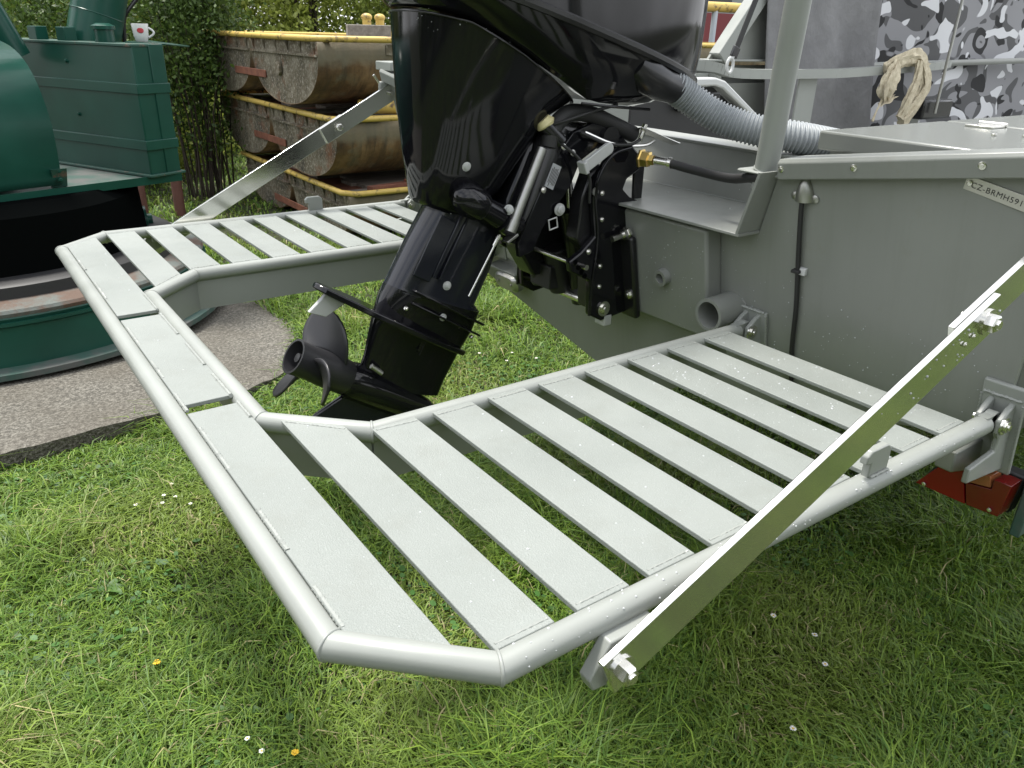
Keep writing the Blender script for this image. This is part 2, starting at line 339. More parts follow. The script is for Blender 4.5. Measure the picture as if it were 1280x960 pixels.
gr = merge_blades([blades(115000, .5, 2.3, 1., .0044, 1), blades(110000, 2.3, 3.6, 1.02, .0056, 2), blades(85000, 3.6, 6., 1.05, .0078, 3), blades(60000, 6., 12., 1.2, .013, 4), blades(9000, .5, 2.6, 2.0, .0034, 5), blades(9000, 2.6, 4.5, 1.9, .0046, 6), blades(60000, .05, 5., 1.15, .013, 7, 44, 180), blades(40000, 5., 10., 1.2, .022, 8, 44, 180)], 'grass')
tag(gr, 'short green lawn grass with dry patches and longer tufts', 'grass', kind='stuff')
# small round clover and weed leaves between the blades
def weeds(N, seed):
    g = np.random.default_rng(seed); r = np.sqrt(g.uniform(.5**2, 4.2**2, N)); th = np.radians(-126)+np.radians(g.uniform(-42, 42, N)); x = CX+r*np.cos(th); y = CY+r*np.sin(th)
    k = (~inside(x, y, SLAB)) & (pn(x, y, 3.7, 6)+g.normal(0, .1, N) > .60); x, y = x[k], y[k]; n_ = len(x); s = g.uniform(.004, .011, n_); z = g.uniform(.008, .032, n_)
    a = g.uniform(0, 6.28, n_); tl = g.uniform(-.5, .5, n_); v = np.zeros((n_, 6, 3), np.float32)
    for i in range(6):
        an = a+i*np.pi/3; q = 1.25 if i in (0, 3) else 1.; v[:, i] = np.stack([x+np.cos(an)*s*q, y+np.sin(an)*s*q, z+np.sin(an)*s*tl], 1)
    c = np.array([.055, .14, .028])*g.uniform(.7, 1.5, n_)[:, None]
    return np_mesh('clover', v.reshape(-1, 3), np.arange(n_*6), np.full(n_, 6), 'leaf', c)
tag(weeds(16000, 5), 'small round clover leaves scattered through the lawn', 'clover', kind='stuff')
# leafy weed rosettes
def rosette(x, y, n_, L, label):
    v = []; f = []; sz = []; cols = []
    for i in range(n_):
        a = i*2.4+random.uniform(-.3, .3); l = L*random.uniform(.7, 1.1); wd = l*.16; d = V(math.cos(a), math.sin(a), 0); p = V(-d.y, d.x, 0); o = len(v); el = random.uniform(.25, .6)
        for t, q in ((0, .25), (.3, .8), (.65, 1.), (.88, .6), (1, .05)):
            c = V(x, y, .006)+d*l*t+V(0, 0, l*el*math.sin(t*2.4)*.7); v += [c-p*wd*q, c+V(0, 0, -wd*q*.35), c+p*wd*q]
        for k in range(4):
            f += [o+3*k, o+3*k+1, o+3*k+4, o+3*k+3, o+3*k+1, o+3*k+2, o+3*k+5, o+3*k+4]; sz += [4, 4]; cols += [np.array([.07, .145, .03])*random.uniform(.8, 1.3)]*2
    o = np_mesh('weed_plant', [tuple(q) for q in v], f, sz, 'leaf', np.array(cols)); tag(o, label, 'weed', 'leafy weeds in the lawn')
rosette(1.02, .02, 11, .065, 'leafy weed rosette in the lawn at the bottom left, nearest the camera')
rosette(1.20, -.62, 10, .07, 'pale spreading weed in the lawn left of the long plank')
rosette(1.36, -.38, 9, .06, 'low weed rosette in the lawn at the left edge of the picture')
rosette(.60, .16, 9, .065, 'broad leaved weed in the lawn just below the near corner of the platform')
rosette(-.62, .78, 9, .06, 'broad leaved weed in the grass at the right edge of the picture')
# daisies
def daisy(x, y, h, r, label, group, yellow=False):
    e = thing('daisy' if not yellow else 'yellow_flower', (x, y, 0), label, 'flower', group)
    b = MB(); b.cyl((x, y, 0), (x+.004, y, h), .0009, 5); b.build('stem', 'green_stem', e)
    b = MB(); c = V(x+.004, y, h)
    for k in range(12):
        a = k*math.pi/6+random.uniform(-.1, .1); d = V(math.cos(a), math.sin(a), random.uniform(.0, .3)); p = V(-math.sin(a), math.cos(a), 0)
        b.add([c+d*r*.25-p*r*.1, c+d*r*.25+p*r*.1, c+d*r*.85+p*r*.2, c+d*r, c+d*r*.85-p*r*.2], [(0, 1, 2, 3, 4)])
    b.build('petals', 'daisy_yellow' if yellow else 'daisy_white', e, solid=.0006)
    b = MB(); b.ball(c+V(0, 0, .001), r*.3, r*.3, r*.2, 8, 5); b.build('centre', 'daisy_yellow', e)
simple('green_stem', (.06, .13, .03), .6)
for x, y in ((.93, -1.0), (.90, -.97), (.945, -.955), (.89, -1.06), (.87, -.90), (1.02, -.99)):
    daisy(x, y, .04, .0065, 'small white daisy in the loose cluster on the lawn left of the aft plank', 'daisies left of the platform')
for x, y in ((1.02, .13), (1.005, .18)):
    daisy(x, y, .04, .0065, 'small white daisy in the short grass near the bottom left of the picture', 'daisies at the bottom left')
for x, y in ((-.30, .53), (-.33, .64), (-.26, .72), (-.02, .80), (-.70, .92)):
    daisy(x, y, .04, .008, 'small white daisy in the lawn to the right of the near stay', 'daisies right of the platform')
for x, y in ((-.72, -1.35), (-.80, -1.42), (-.86, -1.30), (-.66, -1.5)):
    daisy(x, y, .04, .0075, 'small white daisy in the sunny grass behind the outboard leg', 'daisies behind the outboard')
daisy(-1.05, .63, .04, .012, 'small yellow flower in the grass below the red tail light', 'yellow flowers', True)
daisy(1.13, -.22, .04, .010, 'small yellow flower in the grass at the lower left', 'yellow flowers', True)
daisy(.945, .22, .035, .009, 'small yellow flower low in the grass below the aft tube', 'yellow flowers', True)

# ------------------------------------------------------------------ boarding platform
TR = .0160
L1, L2, W2, L3, W3, L4, W4, W1 = .9614, 1.0851, .8797, .9774, .3659, .8481, .4894, 1.0
plat = thing('boarding_platform', (.5, 0, H), 'pale grey welded boarding platform of tubes and slats around the outboard', 'platform')
outer = [(.0, W1, H), (L1, W1, H), (L2, W2, H), (L2, -W2, H), (L1, -W1, H), (.0, -W1, H)]
inner = [(.0, W4, H), (L4, W4, H), (L3, W3, H), (L3, -W3, H), (L4, -W4, H), (.0, -W4, H)]
b = MB(); b.tube(outer, TR, 24); fo = b.build('outer_tube', 'tube_paint', plat, 28)
b = MB(); b.tube(inner, TR, 24); fi = b.build('inner_tube', 'tube_paint', plat, 28)
def weld_ring(p, d, par):
    b = MB(); a, c = basis(Vector(d)); n_ = 24
    ring = [Vector(p)+(a*math.cos(2*math.pi*k/n_)+c*math.sin(2*math.pi*k/n_))*(TR*1.005+.0006*math.sin(k*7)) for k in range(n_)]
    b.tube(ring, .0022, 6, closed=True); b.build('weld', 'tube_paint', par, 80)
for poly, par in ((outer, fo), (inner, fi)):
    for i in range(1, 5):
        d = (Vector(poly[i])-Vector(poly[i-1])).normalized()+(Vector(poly[i+1])-Vector(poly[i])).normalized(); weld_ring(poly[i], d, par)
def weld_bead(a, bb, par, r=.0045):
    r *= .62      # rippled bead along a line
    a, bb = Vector(a), Vector(bb); n_ = max(6, int((bb-a).length/.0035)); pts = [a.lerp(bb, k/n_)+V(0, 0, random.uniform(-.0006, .0006)) for k in range(n_+1)]
    m = MB(); m.tube(pts, [r*(.7 if k % 2 else 1.05)*random.uniform(.85, 1.15) for k in range(n_+1)], 6); return m.build('weld', 'tube_paint', par, 50)
ZT = H+.012; ST = .0075
def slat(poly, par=plat):
    b = MB(); b.prism([(x, y, ZT-ST) for x, y in poly], (0, 0, ST)); return b.build('slat', 'slat_paint', par, bevel=.0012)
slat_polys = []
def yi_in(x): return W4+.010 if x < L4 else W4+.010+(x-L4)/(L3-L4)*(W3-W4)
def yo_out(x): return W1-.012 if x < L1 else W1-.012+(x-L1)/(L2-L1)*(W2-W1)
for s in (1, -1):
    for k in range(9):
        x1 = .958-.1050*k; x0 = x1-.0742
        if k == 0: x0 = .884
        xs = [x0]+[q for q in (L4,) if x0 < q < x1]+[x1]; xo = [x0]+[q for q in (L1,) if x0 < q < x1]+[x1]
        p = [(q, s*yi_in(q)) for q in xs]+[(q, s*yo_out(q)) for q in reversed(xo)]
        slat_polys.append(p); so_ = slat(p)
        weld_bead((x0+.004, s*(yi_in(x0)+.013), ZT-.001), (x1-.004, s*(yi_in(x1)+.013), ZT-.001), so_)
        weld_bead((x0+.004, s*(yo_out(x0)-.008), ZT-.001), (x1-.004, s*(yo_out(x1)-.008), ZT-.001), so_, .0035)
PX0, PX1 = .990, 1.071
def plank(y0, y1):
    p = [(PX0, y0), (PX1, y0), (PX1, y1), (PX0, y1)]; return p
for y0, y1 in ((-.200, .268),):
    p = plank(y0, y1); slat_polys.append(p); mid = slat(p)
pn_ = [(PX0, .301), (PX1, .301), (PX1, W2+.0), (1.06, .897), (PX0, .962)]; slat_polys.append(pn_); sn_ = slat(pn_)
pf_ = [(PX0, -.232), (PX0, -.962), (1.06, -.897), (PX1, -W2), (PX1, -.232)]; slat_polys.append(pf_); sf_ = slat(pf_)
for y0, y1 in ((-.20, -.06), (.0, .12), (.17, .27)):
    weld_bead((PX0+.004, y0, ZT-.001), (PX0+.004, y1, ZT-.001), mid, .006); weld_bead((PX1-.003, y0+.05, ZT-.002), (PX1-.003, y1+.02, ZT-.002), mid, .006)
weld_bead((PX0+.003, .30, ZT), (PX0+.003, .365, ZT), sn_, .005); weld_bead((PX0+.003, -.23, ZT), (PX0+.003, -.36, ZT), sf_, .005)
for y0, y1 in ((.36, .5), (.62, .72), (.80, .875)): weld_bead((PX1-.003, y0, ZT-.002), (PX1-.003, y1, ZT-.002), sn_, .006)
for y0, y1 in ((-.36, -.5), (-.62, -.72)): weld_bead((PX1-.003, y0, ZT-.002), (PX1-.003, y1, ZT-.002), sf_, .006)
b = MB()                                                        # strip that joins plank and tubes underneath
b.box(L3-.008, L3+.008, -W3, W3, H-.05, H-.016); b.build('edge_strip', 'tube_paint', plat)
for s in (1, -1):                                               # deep stiffener plates under the inner tube
    b = MB(); b.box(.03, L4, s*W4-.004, s*W4+.004, H-.088, H-.014); b.build('stiffener', 'tube_paint', plat)
    b = MB(); b.bar((L4+.001, s*W4, H-.051), (L3-.002, s*W3, H-.051), .074, .008, (0, 0, 1)); b.build('stiffener', 'tube_paint', plat)
    b = MB()                                                    # notched hook tab
    y = s*W1; pr = [(.300, H+.014), (.347, H+.014), (.347, H+.038), (.358, H+.038), (.358, H+.050), (.350, H+.058), (.310, H+.058), (.300, H+.050)]
    b.prism([(x, y-.006, z) for x, z in pr], (0, .012, 0)); b.build('hook_tab', 'tube_paint', plat, bevel=.002)
    weld_bead((.302, y+s*.008, H+.017), (.345, y+s*.008, H+.017), plat, .0035)
    # lug for the stay
    b = MB(); pr = [(.775, H-.006), (.842, H-.006), (.868, H-.046), (.862, H-.062), (.842, H-.064), (.775, H-.034)]
    ya, yb = (s*(W1+.012), s*(W1+.030)); b.prism([(x, min(ya, yb), z) for x, z in pr], (0, .018, 0)); b.build('stay_lug', 'tube_paint', plat, bevel=.002)
    b = MB(); b.prism([(x, min(s*(W1-.01), s*(W1+.012)), z) for x, z in ((.78, H+.004), (.838, H+.004), (.838, H-.03), (.78, H-.03))], (0, .022, 0)); b.build('stay_lug_foot', 'tube_paint', plat, bevel=.002)
# hinge eyes at the four tube ends
for y in (W1, W4, -W4, -W1):
    b = MB(); b.lathe((-.022, y-.008, H), (0, 1, 0), [(0, .019), (.016, .019)], 20); b.box(-.022, .012, y-.008, y+.008, H-.016, H+.016); b.build('hinge_eye', 'tube_paint', plat)
dp = []
for _ in range(950):
    p = random.choice(slat_polys); xs = [q[0] for q in p]; ys = [q[1] for q in p]; x, y = random.uniform(min(xs)+.006, max(xs)-.006), random.uniform(min(ys)+.02, max(ys)-.02)
    if inside(np.array(x), np.array(y), p) and (random.random() < .25+.75*(x < .35)): dp.append((x, y, ZT))
drops('raindrops', dp, [(0, 0, 1)]*len(dp), plat, .0008, .0024)
dp = []; dn = []
for _ in range(120):
    x = random.uniform(.02, .94); a = random.uniform(.1, 2.2); y = W1+TR*math.cos(a); dp.append((x, y, H+TR*math.sin(a))); dn.append((0, math.cos(a), math.sin(a)))
drops('raindrops', dp, dn, plat, .0007, .0018)

# ------------------------------------------------------------------ stays
def stay(s, label):
    random.seed(3)
    e = thing('support_stay', (.84, s*1.045, H-.04), label, 'stay', 'bracing stays of the platform')
    a = V(.838, s*1.040, .888 if s > 0 else .862); t = V(.020, s*1.040, 1.232 if s > 0 else 1.288); d = (t-a).normalized(); wd = V(-d.z, 0, d.x)
    if wd.z < 0: wd = -wd
    sp = .765                                                  # folding joint
    j = a+d*((t-a).length*sp)
    b = MB(); b.bar(a-d*.018, j+d*.03, .053, .009, wd); lo = b.build('lower_bar', 'polished_bar', e, bevel=.0012)
    off = V(0, -s*.0102, 0)
    b = MB(); b.bar(j-d*.060+off, t+d*.015+off, .053, .009, wd); b.build('upper_bar', 'polished_bar', e, bevel=.0012)
    ob = V(0, s*.005, 0)
    bolt('bolt', j+ob, (0, s, 0), .0125, lo, hgt=.011)
    bolt('bolt', a+ob, (0, s, 0), .0115, lo, hgt=.013)
    bolt('nut', j+V(0, -s*.0145, 0), (0, -s, 0), .0115, lo, hgt=.009)
    for q in (-.055, -.035): bolt('rivet', j+d*q+ob, (0, s, 0), .0035, lo, hgt=.002, washer=False, n=10)
    b = MB(); b.cyl(t+V(0, -s*.03, 0), t+V(0, s*.012, 0), .008, 12); b.build('pin', 'steel', e)
    dpp = []; 
    for _ in range(26):
        q = random.uniform(.5, .8)*(t-a).length; dpp.append(a+d*q+wd*random.uniform(-.02, .02)+V(0, s*.0047, 0))
    drops('raindrops', dpp, [(0, s, 0)]*len(dpp), lo, .0008, .0020)
stay(1, 'polished flat metal stay bolted to the near side of the platform')
stay(-1, 'polished flat metal stay running up to the far corner of the boat')
# ------------------------------------------------------------------ boat
def tx(z): return -.06+.1944*(z-.92)
TN = V(1, 0, -.1944).normalized()                               # outward normal of the raked transom
def tp(y, z, o=0): return V(tx(z), y, z)+TN*o
boat = thing('boat', (-2.5, 0, .6), 'grey green aluminium workboat with a raked transom and cut-out well', 'boat')
half = [(0, .610), (.50, .735), (1.0, .870), (1.035, 1.345), (.538, 1.262), (.493, 1.130)]
poly = half + [(-y, z) for y, z in reversed(half[1:])]
b = MB(); f_ = [tp(y, z) for y, z in poly]; bk = [p+V(-.012, 0, 0) for p in f_]; k = len(f_)
b.add(f_+bk, [tuple(range(k)), tuple(range(2*k-1, k-1, -1))]+[(i, (i+1) % k, k+(i+1) % k, k+i) for i in range(k)]); b.build('transom', 'hull_paint', boat, 30)
sec = []
for x, wf, zb in ((-.072, 1., 0.), (-1.5, 1.02, 0.), (-3.2, 1.02, .02), (-4.8, 1.0, .10), (-6.4, .4, .35)):
    q = [(0, .61+zb), (.5*wf, .735+zb), (1.0*wf, .87+zb), (1.035*wf, 1.345+zb*.4)]; q = [(-y, z) for y, z in reversed(q[1:])]+q
    sec.append([V(x+(tx(z)+.06 if x > -.1 else 0), y, z) for y, z in q])
b = MB(); b.sheet(sec); b.build('hull', 'hull_paint', boat, 25, solid=.006)
# motor pad standing proud of the transom
b = MB(); q = [(-.395, .862), (.395, .862), (.395, 1.122), (-.395, 1.122)]
b.hexa([tp(-.395, .872, -.002), tp(.395, .872, -.002), tp(.395, .872, .046), tp(-.395, .872, .046), tp(-.395, 1.126, -.002), tp(.395, 1.126, -.002), tp(.395, 1.126, .046), tp(-.395, 1.126, .046)]); b.build('motor_pad', 'hull_paint', boat, bevel=.007)
# splash well: floor, sloping ends, front wall
b = MB(); b.box(-.225, .046, -.493, .493, 1.127, 1.133); b.build('well_floor', 'hull_paint', boat, bevel=.001)
for s in (1, -1):
    b = MB(); P = [V(.046, s*.490, 1.130), V(-.225, s*.490, 1.130), V(-.225, s*.535, 1.258), V(.060, s*.535, 1.258)]; b.prism(P, (0, -s*.006, 0)); b.build('well_side', 'hull_paint', boat)
b = MB(); P = [V(-.225, -.49, 1.131), V(-.225, .49, 1.131), V(-.245, .53, 1.245), V(-.245, -.53, 1.245)]; b.prism(P, (-.006, 0, 0)); b.build('well_front', 'hull_paint', boat)
b = MB(); b.box(-.33, -.236, -.53, .425, 1.244, 1.252); b.build('well_coaming', 'hull_paint', boat, bevel=.002)
weld_bead((-.222, -.48, 1.134), (-.222, .48, 1.134), boat, .003)
# aft deck pad under the stanchion
b = MB(); b.box(-.20, .012, .44, .56, 1.245, 1.251); b.build('deck_pad', 'tube_paint', boat, bevel=.003)
for y in (.45,): bolt('screw', (-.13, y+.02, 1.251), (0, 0, 1), .004, boat, washer=False)
# gunwale capping along the transom top
def rail(s):
    a, c = V(0, s*.545, 1.264), V(0, s*1.045, 1.351)
    b = MB(); pr = []
    for (y, z) in ((s*.548, 1.2665), (s*1.045, 1.346)):
        zt, zb = z+.017, z-.021; X = tx(z)
        pr.append([V(X+.020, y, zb), V(X+.027, y, zt-.008), V(X+.022, y, zt), V(X-.055, y, zt+.002), V(X-.055, y, zb)])
    b.rings(pr); r_ = b.build('gunwale_cap', 'hull_paint', boat, 25, bevel=.002)
    for y, z in ((.557, 1.267), (.704, 1.2905), (.911, 1.3235)): bolt('screw', V(tx(z)+.0225, s*y, z), TN, .0062, boat, hgt=.003, n=12)
rail(1); rail(-1)
for s in (1, -1):
    b = MB(); b.sheet([[V(.02, s*1.0, 1.355), V(-2, s*1.0, 1.36), V(-4.8, s*.8, 1.42)], [V(.02, s*1.06, 1.352), V(-2, s*1.06, 1.357), V(-4.8, s*.84, 1.415)]]); b.build('side_deck', 'hull_paint', boat, solid=.03)
# cockpit sole and inner sides
b = MB(); b.box(-5, -.33, -.95, .95, .93, .94); b.build('sole', 'hull_paint', boat)
b = MB(); b.box(-1.46, -.26, -.965, -.955, .94, 1.345); b.build('inner_side', 'tube_paint', boat)
b = MB(); b.box(-1.475, -1.455, -.955, -.90, .94, 1.345); b.build('inner_frame', 'hull_paint', boat)
b = MB(); b.box(-.27, -.255, -.95, .42, .94, 1.243); b.build('aft_bulkhead', 'tube_paint', boat)
b = MB(); b.box(-3.4, -1.46, -1.0, -.99, .94, 1.30); b.build('inner_side', 'hull_paint', boat)
# port rail of flat bar on posts
pr_ = curve([(-.90, -.80, 1.390), (-1.17, -.72, 1.384), (-1.34, -.70, 1.358), (-1.86, -.70, 1.354), (-2.18, -.71, 1.359), (-2.85, -.74, 1.381), (-3.1, -.80, 1.39)], 40)
b = MB()
for i in range(len(pr_)-1): b.bar(pr_[i], pr_[i+1], .036, .05, (0, 0, 1))
b.build('hand_rail', 'tube_paint', boat, 40)
b = MB(); b.box(-1.885, -1.76, -.725, -.715, .94, 1.335); b.build('rail_post', 'tube_paint', boat, bevel=.002)
b = MB(); b.box(-2.87, -2.78, -.765, -.755, .94, 1.36); b.build('rail_post', 'hull_paint', boat, bevel=.002)
# slanted arch leg on the port side
b = MB(); P = [V(-1.46, -.97, 1.40), V(-1.90, -.97, 1.40), V(-2.35, -.97, 2.3), V(-2.22, -.97, 2.3)]; b.prism(P, (0, -.012, 0)); b.build('arch_plate', 'hull_paint', boat)
b = MB(); b.bar((-1.50, -.955, 1.40), (-2.26, -.955, 2.3), .07, .06, (1, 0, 0)); b.build('arch_leg', 'tube_paint', boat, bevel=.004)
b = MB(); b.box(-1.95, -1.42, -1.02, -.93, 1.392, 1.400); b.build('arch_foot', 'tube_paint', boat, bevel=.002)
# starboard stanchion
b = MB(); b.tube([(-.022, .482, 1.215), (.030, .535, 1.56), (.13, .62, 2.2)], .0228, 24); b.build('stanchion', 'tube_paint', boat, 40)
b = MB()
for k in range(7): b.lathe(V(-.022, .482, 1.222)+V(.0008, .0008, .0052)*k, (.15, .15, 1), [(0, .0235), (.002, .025), (.004, .0235)], 20)
b.build('stanchion_weld', 'tube_paint', boat)
# locker lids
for x0, x1, nm in ((-.62, -.15, 'a'), (-1.35, -.64, 'b')):
    b = MB(); b.box(x0, x1, .50, .985, 1.285, 1.322); l_ = b.build('locker_lid', 'hatch_grey', boat, bevel=.005)
    for yy in (.62, .86):
        b = MB(); b.box(x0+.02, x0+.075, yy-.03, yy+.03, 1.3225, 1.327); b.cyl((x0+.012, yy-.03, 1.327), (x0+.012, yy+.03, 1.327), .005, 10); b.build('hinge', 'steel', l_, bevel=.001)
    for k, (xx, yy) in enumerate(((x0+.22, .72), (x0+.18, .76))): bolt('screw', (xx, yy, 1.322), (0, 0, 1), .005, l_, washer=False, n=10)
b = MB(); b.box(-1.4, -.17, .52, .96, .94, 1.284); b.build('locker', 'hull_paint', boat)
# drain pipes, cable shell
b = MB(); c0 = tp(.268, .992, .045)
b.lathe(c0, TN, [(-.01, .020), (.018, .019), (.018, .012), (-.008, .012)], 24); b.build('drain_stub', 'hull_paint', boat, 40)
weld = MB()
b = MB(); c0 = tp(.428, .945, -.002); ax = V(1, .0, -.05)
b.lathe(c0, ax, [(0, .036), (.082, .036), (.082, .029), (.0, .029)], 28); b.build('exhaust_pipe', 'hull_paint', boat, 40)
b = MB(); b.tube([c0+TN*.004+V(0, math.cos(k*.2618)*.037, math.sin(k*.2618)*.037) for k in range(24)], .004, 6, closed=True); b.build('weld', 'hull_paint', boat, 60)
# black cable with clamshell cover and clip
cb = curve([tp(.596, 1.222, .006), tp(.594, 1.20, .009), tp(.5925, 1.10, .007), tp(.594, 1.0, .007), tp(.589, .90, .006), tp(.594, .80, .007), tp(.59, .76, .006)], 30)
b = MB(); b.tube(cb, .0046, 10); b.build('cable', 'rubber', boat)
b = MB(); rs = []
for t, w_, h_ in ((0, .019, .016), (.3, .018, .0165), (.65, .013, .013), (.9, .006, .007), (1, .002, .002)):
    z = 1.213+t*.046; rs.append([tp(.5955+w_*math.cos(a), z, .0008+h_*math.sin(a)) for a in [math.pi*k/8 for k in range(9)]])
b.rings(rs, True, True); b.build('cable_shell', 'steel_dull', boat, 50)
b = MB()
for s in (1, -1): b.lathe(tp(.5955+s*.022, 1.219, 0), TN, [(0, .008), (.003, .008), (.005, .005)], 12)
b.build('shell_ears', 'steel_dull', boat)
b = MB(); b.obox(tp(.602, 1.075, .004), (0, 1, 0), TN, (0, 0, 1), .008, .004, .007); b.build('cable_clip', 'white_paint', boat, bevel=.001)
b = MB(); b.obox(tp(.592, 1.075, .010), (0, 1, 0), TN, (0, 0, 1), .009, .006, .003); b.build('cable_tie', 'rubber', boat, bevel=.001)
# hinge clevises welded to the transom
for y in (W1, W4, -W4, -W1):
    so_ = abs(y) > .8
    for s in (1, -1):
        yy = y+s*.0165; b = MB()
        pr = [(tx(.955)-.002, .958), (-.030, .946), (-.010, .930), (-.010, .908), (-.02, .895)] + ([(-.02, .872), (.055, .862), (.055, .835), (tx(.815), .822)] if so_ and s == (1 if y > 0 else -1) else [(tx(.87), .872)])
        b.prism([(x, yy-.005, z) for x, z in pr], (0, .010, 0)); b.build('hinge_lug', 'tube_paint', boat, bevel=.0025)
    b = MB(); b.obox(tp(y, .90, .004), (0, 1, 0), TN, TN.cross(V(0, 1, 0)), .034, .005, .062 if not so_ else .085); b.build('hinge_plate', 'tube_paint', boat, bevel=.003)
    b = MB(); b.cyl((-.022, y-.026, H), (-.022, y+.026, H), .007, 12); b.build('hinge_pin', 'steel', boat)
    bolt('hinge_bolt', (-.022, y+.022*(1 if y > 0 else 1), H), (0, 1, 0), .0105, boat, hgt=.005, n=16)
    for s in (1, -1): weld_bead(tp(y+s*.033, .845, .008), tp(y+s*.033, .955, .008), boat, .0045)
    weld_bead(tp(y-.03, .961, .008), tp(y+.03, .961, .008), boat, .006)
# outer corner brackets carrying the hinges
b = MB(); b.hexa([V(-.09, .955, .80), V(.03, .955, .83), V(.03, .985, .83), V(-.09, .985, .80), V(-.06, .955, .868), V(.03, .955, .868), V(.03, .985, .868), V(-.06, .985, .868)]); b.build('hinge_block', 'hull_paint', boat, bevel=.003)
# anode and brackets, port side
b = MB(); c0 = tp(-.41, .795, .028); pr = []
for h_, k_ in ((0, 1.), (.020, 1.), (.028, .8)):
    pr.append([c0+TN*h_+V(0, math.copysign(abs(math.cos(a))**.5, math.cos(a))*.062*k_, 0)+TN.cross(V(0, 1, 0))*math.copysign(abs(math.sin(a))**.75, math.sin(a))*.026*k_ for a in [2*math.pi*k/28 for k in range(28)]])
b.rings(pr); an = b.build('anode', 'zinc_dull', boat, 40) if 'zinc_dull' in MATS else b.build('anode', 'steel_dull', boat, 40)
for s in (1, -1): bolt('anode_bolt', c0+TN*.026+V(0, s*.034, 0), TN, .006, an, mat='steel_dull', hgt=.003)
b = MB(); b.obox(tp(-.44, .822, .022), (0, 1, 0), TN, TN.cross(V(0, 1, 0)), .075, .022, .004); b.obox(tp(-.40, .87, .006), (0, 1, 0), TN, TN.cross(V(0, 1, 0)), .014, .006, .05); b.build('anode_bracket', 'hull_paint', boat, bevel=.002)
b = MB(); b.obox(tp(-.58, .885, .02), (0, 1, 0), TN, TN.cross(V(0, 1, 0)), .07, .02, .045); b.build('transducer_box', 'hull_paint', boat, bevel=.004)
# number plate riveted askew below the capping
pl = V(0, .98, -.20).normalized(); pu = TN.cross(pl); 
if pu.z < 0: pu = -pu
pc = tp(.965, 1.2755, .0025)
b = MB(); b.obox(pc, pl, pu, TN, .088, .0115, .0012); npl = b.build('number_plate', 'plate_alu', boat, bevel=.0006)
bolt('rivet', pc-pl*.0805+pu*.001+TN*.001, TN, .0042, npl, hgt=.002, washer=False, n=12)
cu = bpy.data.curves.new('serial', 'FONT'); cu.body = 'CZ-BRMH591'; cu.size = .0128; cu.space_character = 1.12; cu.offset = .0
to = bpy.data.objects.new('serial_tmp', cu); COL.objects.link(to); dg = bpy.context.evaluated_depsgraph_get(); me = bpy.data.meshes.new_from_object(to.evaluated_get(dg)); bpy.data.objects.remove(to)
me.materials.clear(); me.materials.append(MATS['ink']); o = bpy.data.objects.new('serial_number', me); COL.objects.link(o)
m4 = Matrix.Identity(4); org = pc-pl*.078-pu*.0048+TN*.0017
for i in range(3): m4[i][0] = pl[i]; m4[i][1] = pu[i]; m4[i][2] = TN[i]; m4[i][3] = org[i]
me.transform(m4); o.parent = npl
# fender or pipe end inside the corner fitting at the far gunwale
b = MB(); b.obox((.012, -1.03, 1.372), (1, 0, 0), (0, 1, 0), (0, 0, 1), .03, .055, .014); b.build('corner_bracket', 'tube_paint', boat, bevel=.003)
b = MB(); b.obox((.03, -1.035, 1.305), (1, 0, 0), (0, 1, 0), (0, 0, 1), .028, .008, .02); b.build('stay_eye', 'tube_paint', boat, bevel=.006)
b = MB(); b.cyl((.0, -1.01, 1.385), (.0, -1.01, 1.43), .008, 12); b.build('corner_pin', 'white_paint', boat)
b = MB(); b.cyl((.075, -1.035, 1.345), (.045, -1.035, 1.305), .004, 8); b.build('split_pin', 'steel', boat)
b = MB(); b.obox((.012, 1.03, 1.305), (1, 0, 0), (0, 1, 0), (0, 0, 1), .03, .008, .02); b.build('stay_eye', 'tube_paint', boat, bevel=.006)
# white spatter and rain on the transom
dp = []
for _ in range(300):
    y, z = random.uniform(.02, .98), random.gauss(.96, .09)
    if .80 < z < 1.22 and (abs(y-.3) < .28 or z < 1.02): dp.append(tp(y, z, .046 if y < .39 and z < 1.12 and z > .88 else .0005))
drops('raindrops', dp, [TN]*len(dp), boat, .0007, .0018, 'water_drop')
# access hatch frame inside the cockpit
ht = thing('deck_hatch', (-1.0, -.5, 1.2), 'open white framed hatch with black inside behind the corrugated hose', 'hatch')
fr_o = [(-.62, 1.356), (-.955, 1.358), (-1.005, 1.347), (-1.235, 1.212), (-1.225, 1.198), (-.995, 1.322), (-.955, 1.331), (-.62, 1.330)]
b = MB(); b.prism([V(x, -.525, z) for x, z in fr_o], (0, .05, 0)); b.build('frame', 'white_paint', ht, 30, bevel=.006)
b = MB(); b.prism([V(-.60, -.515, 1.33), V(-.60, -.515, 1.10), V(-1.23, -.515, 1.10), V(-1.22, -.515, 1.195), V(-.985, -.515, 1.325)], (0, -.01, 0)); b.build('panel', 'black_matte', ht)
for bb_ in ((-.98, -.93, -.512, -.47, 1.27, 1.31), (-.88, -.80, -.512, -.485, 1.25, 1.32), (-1.08, -1.00, -.512, -.49, 1.20, 1.27)):
    b = MB(); b.box(*bb_); b.build('catch', 'black_satin', ht, bevel=.003)
b = MB(); b.cyl((-1.10, -.512, 1.215), (-1.10, -.47, 1.215), .028, 14); b.build('cap', 'black_satin', ht, bevel=.003)

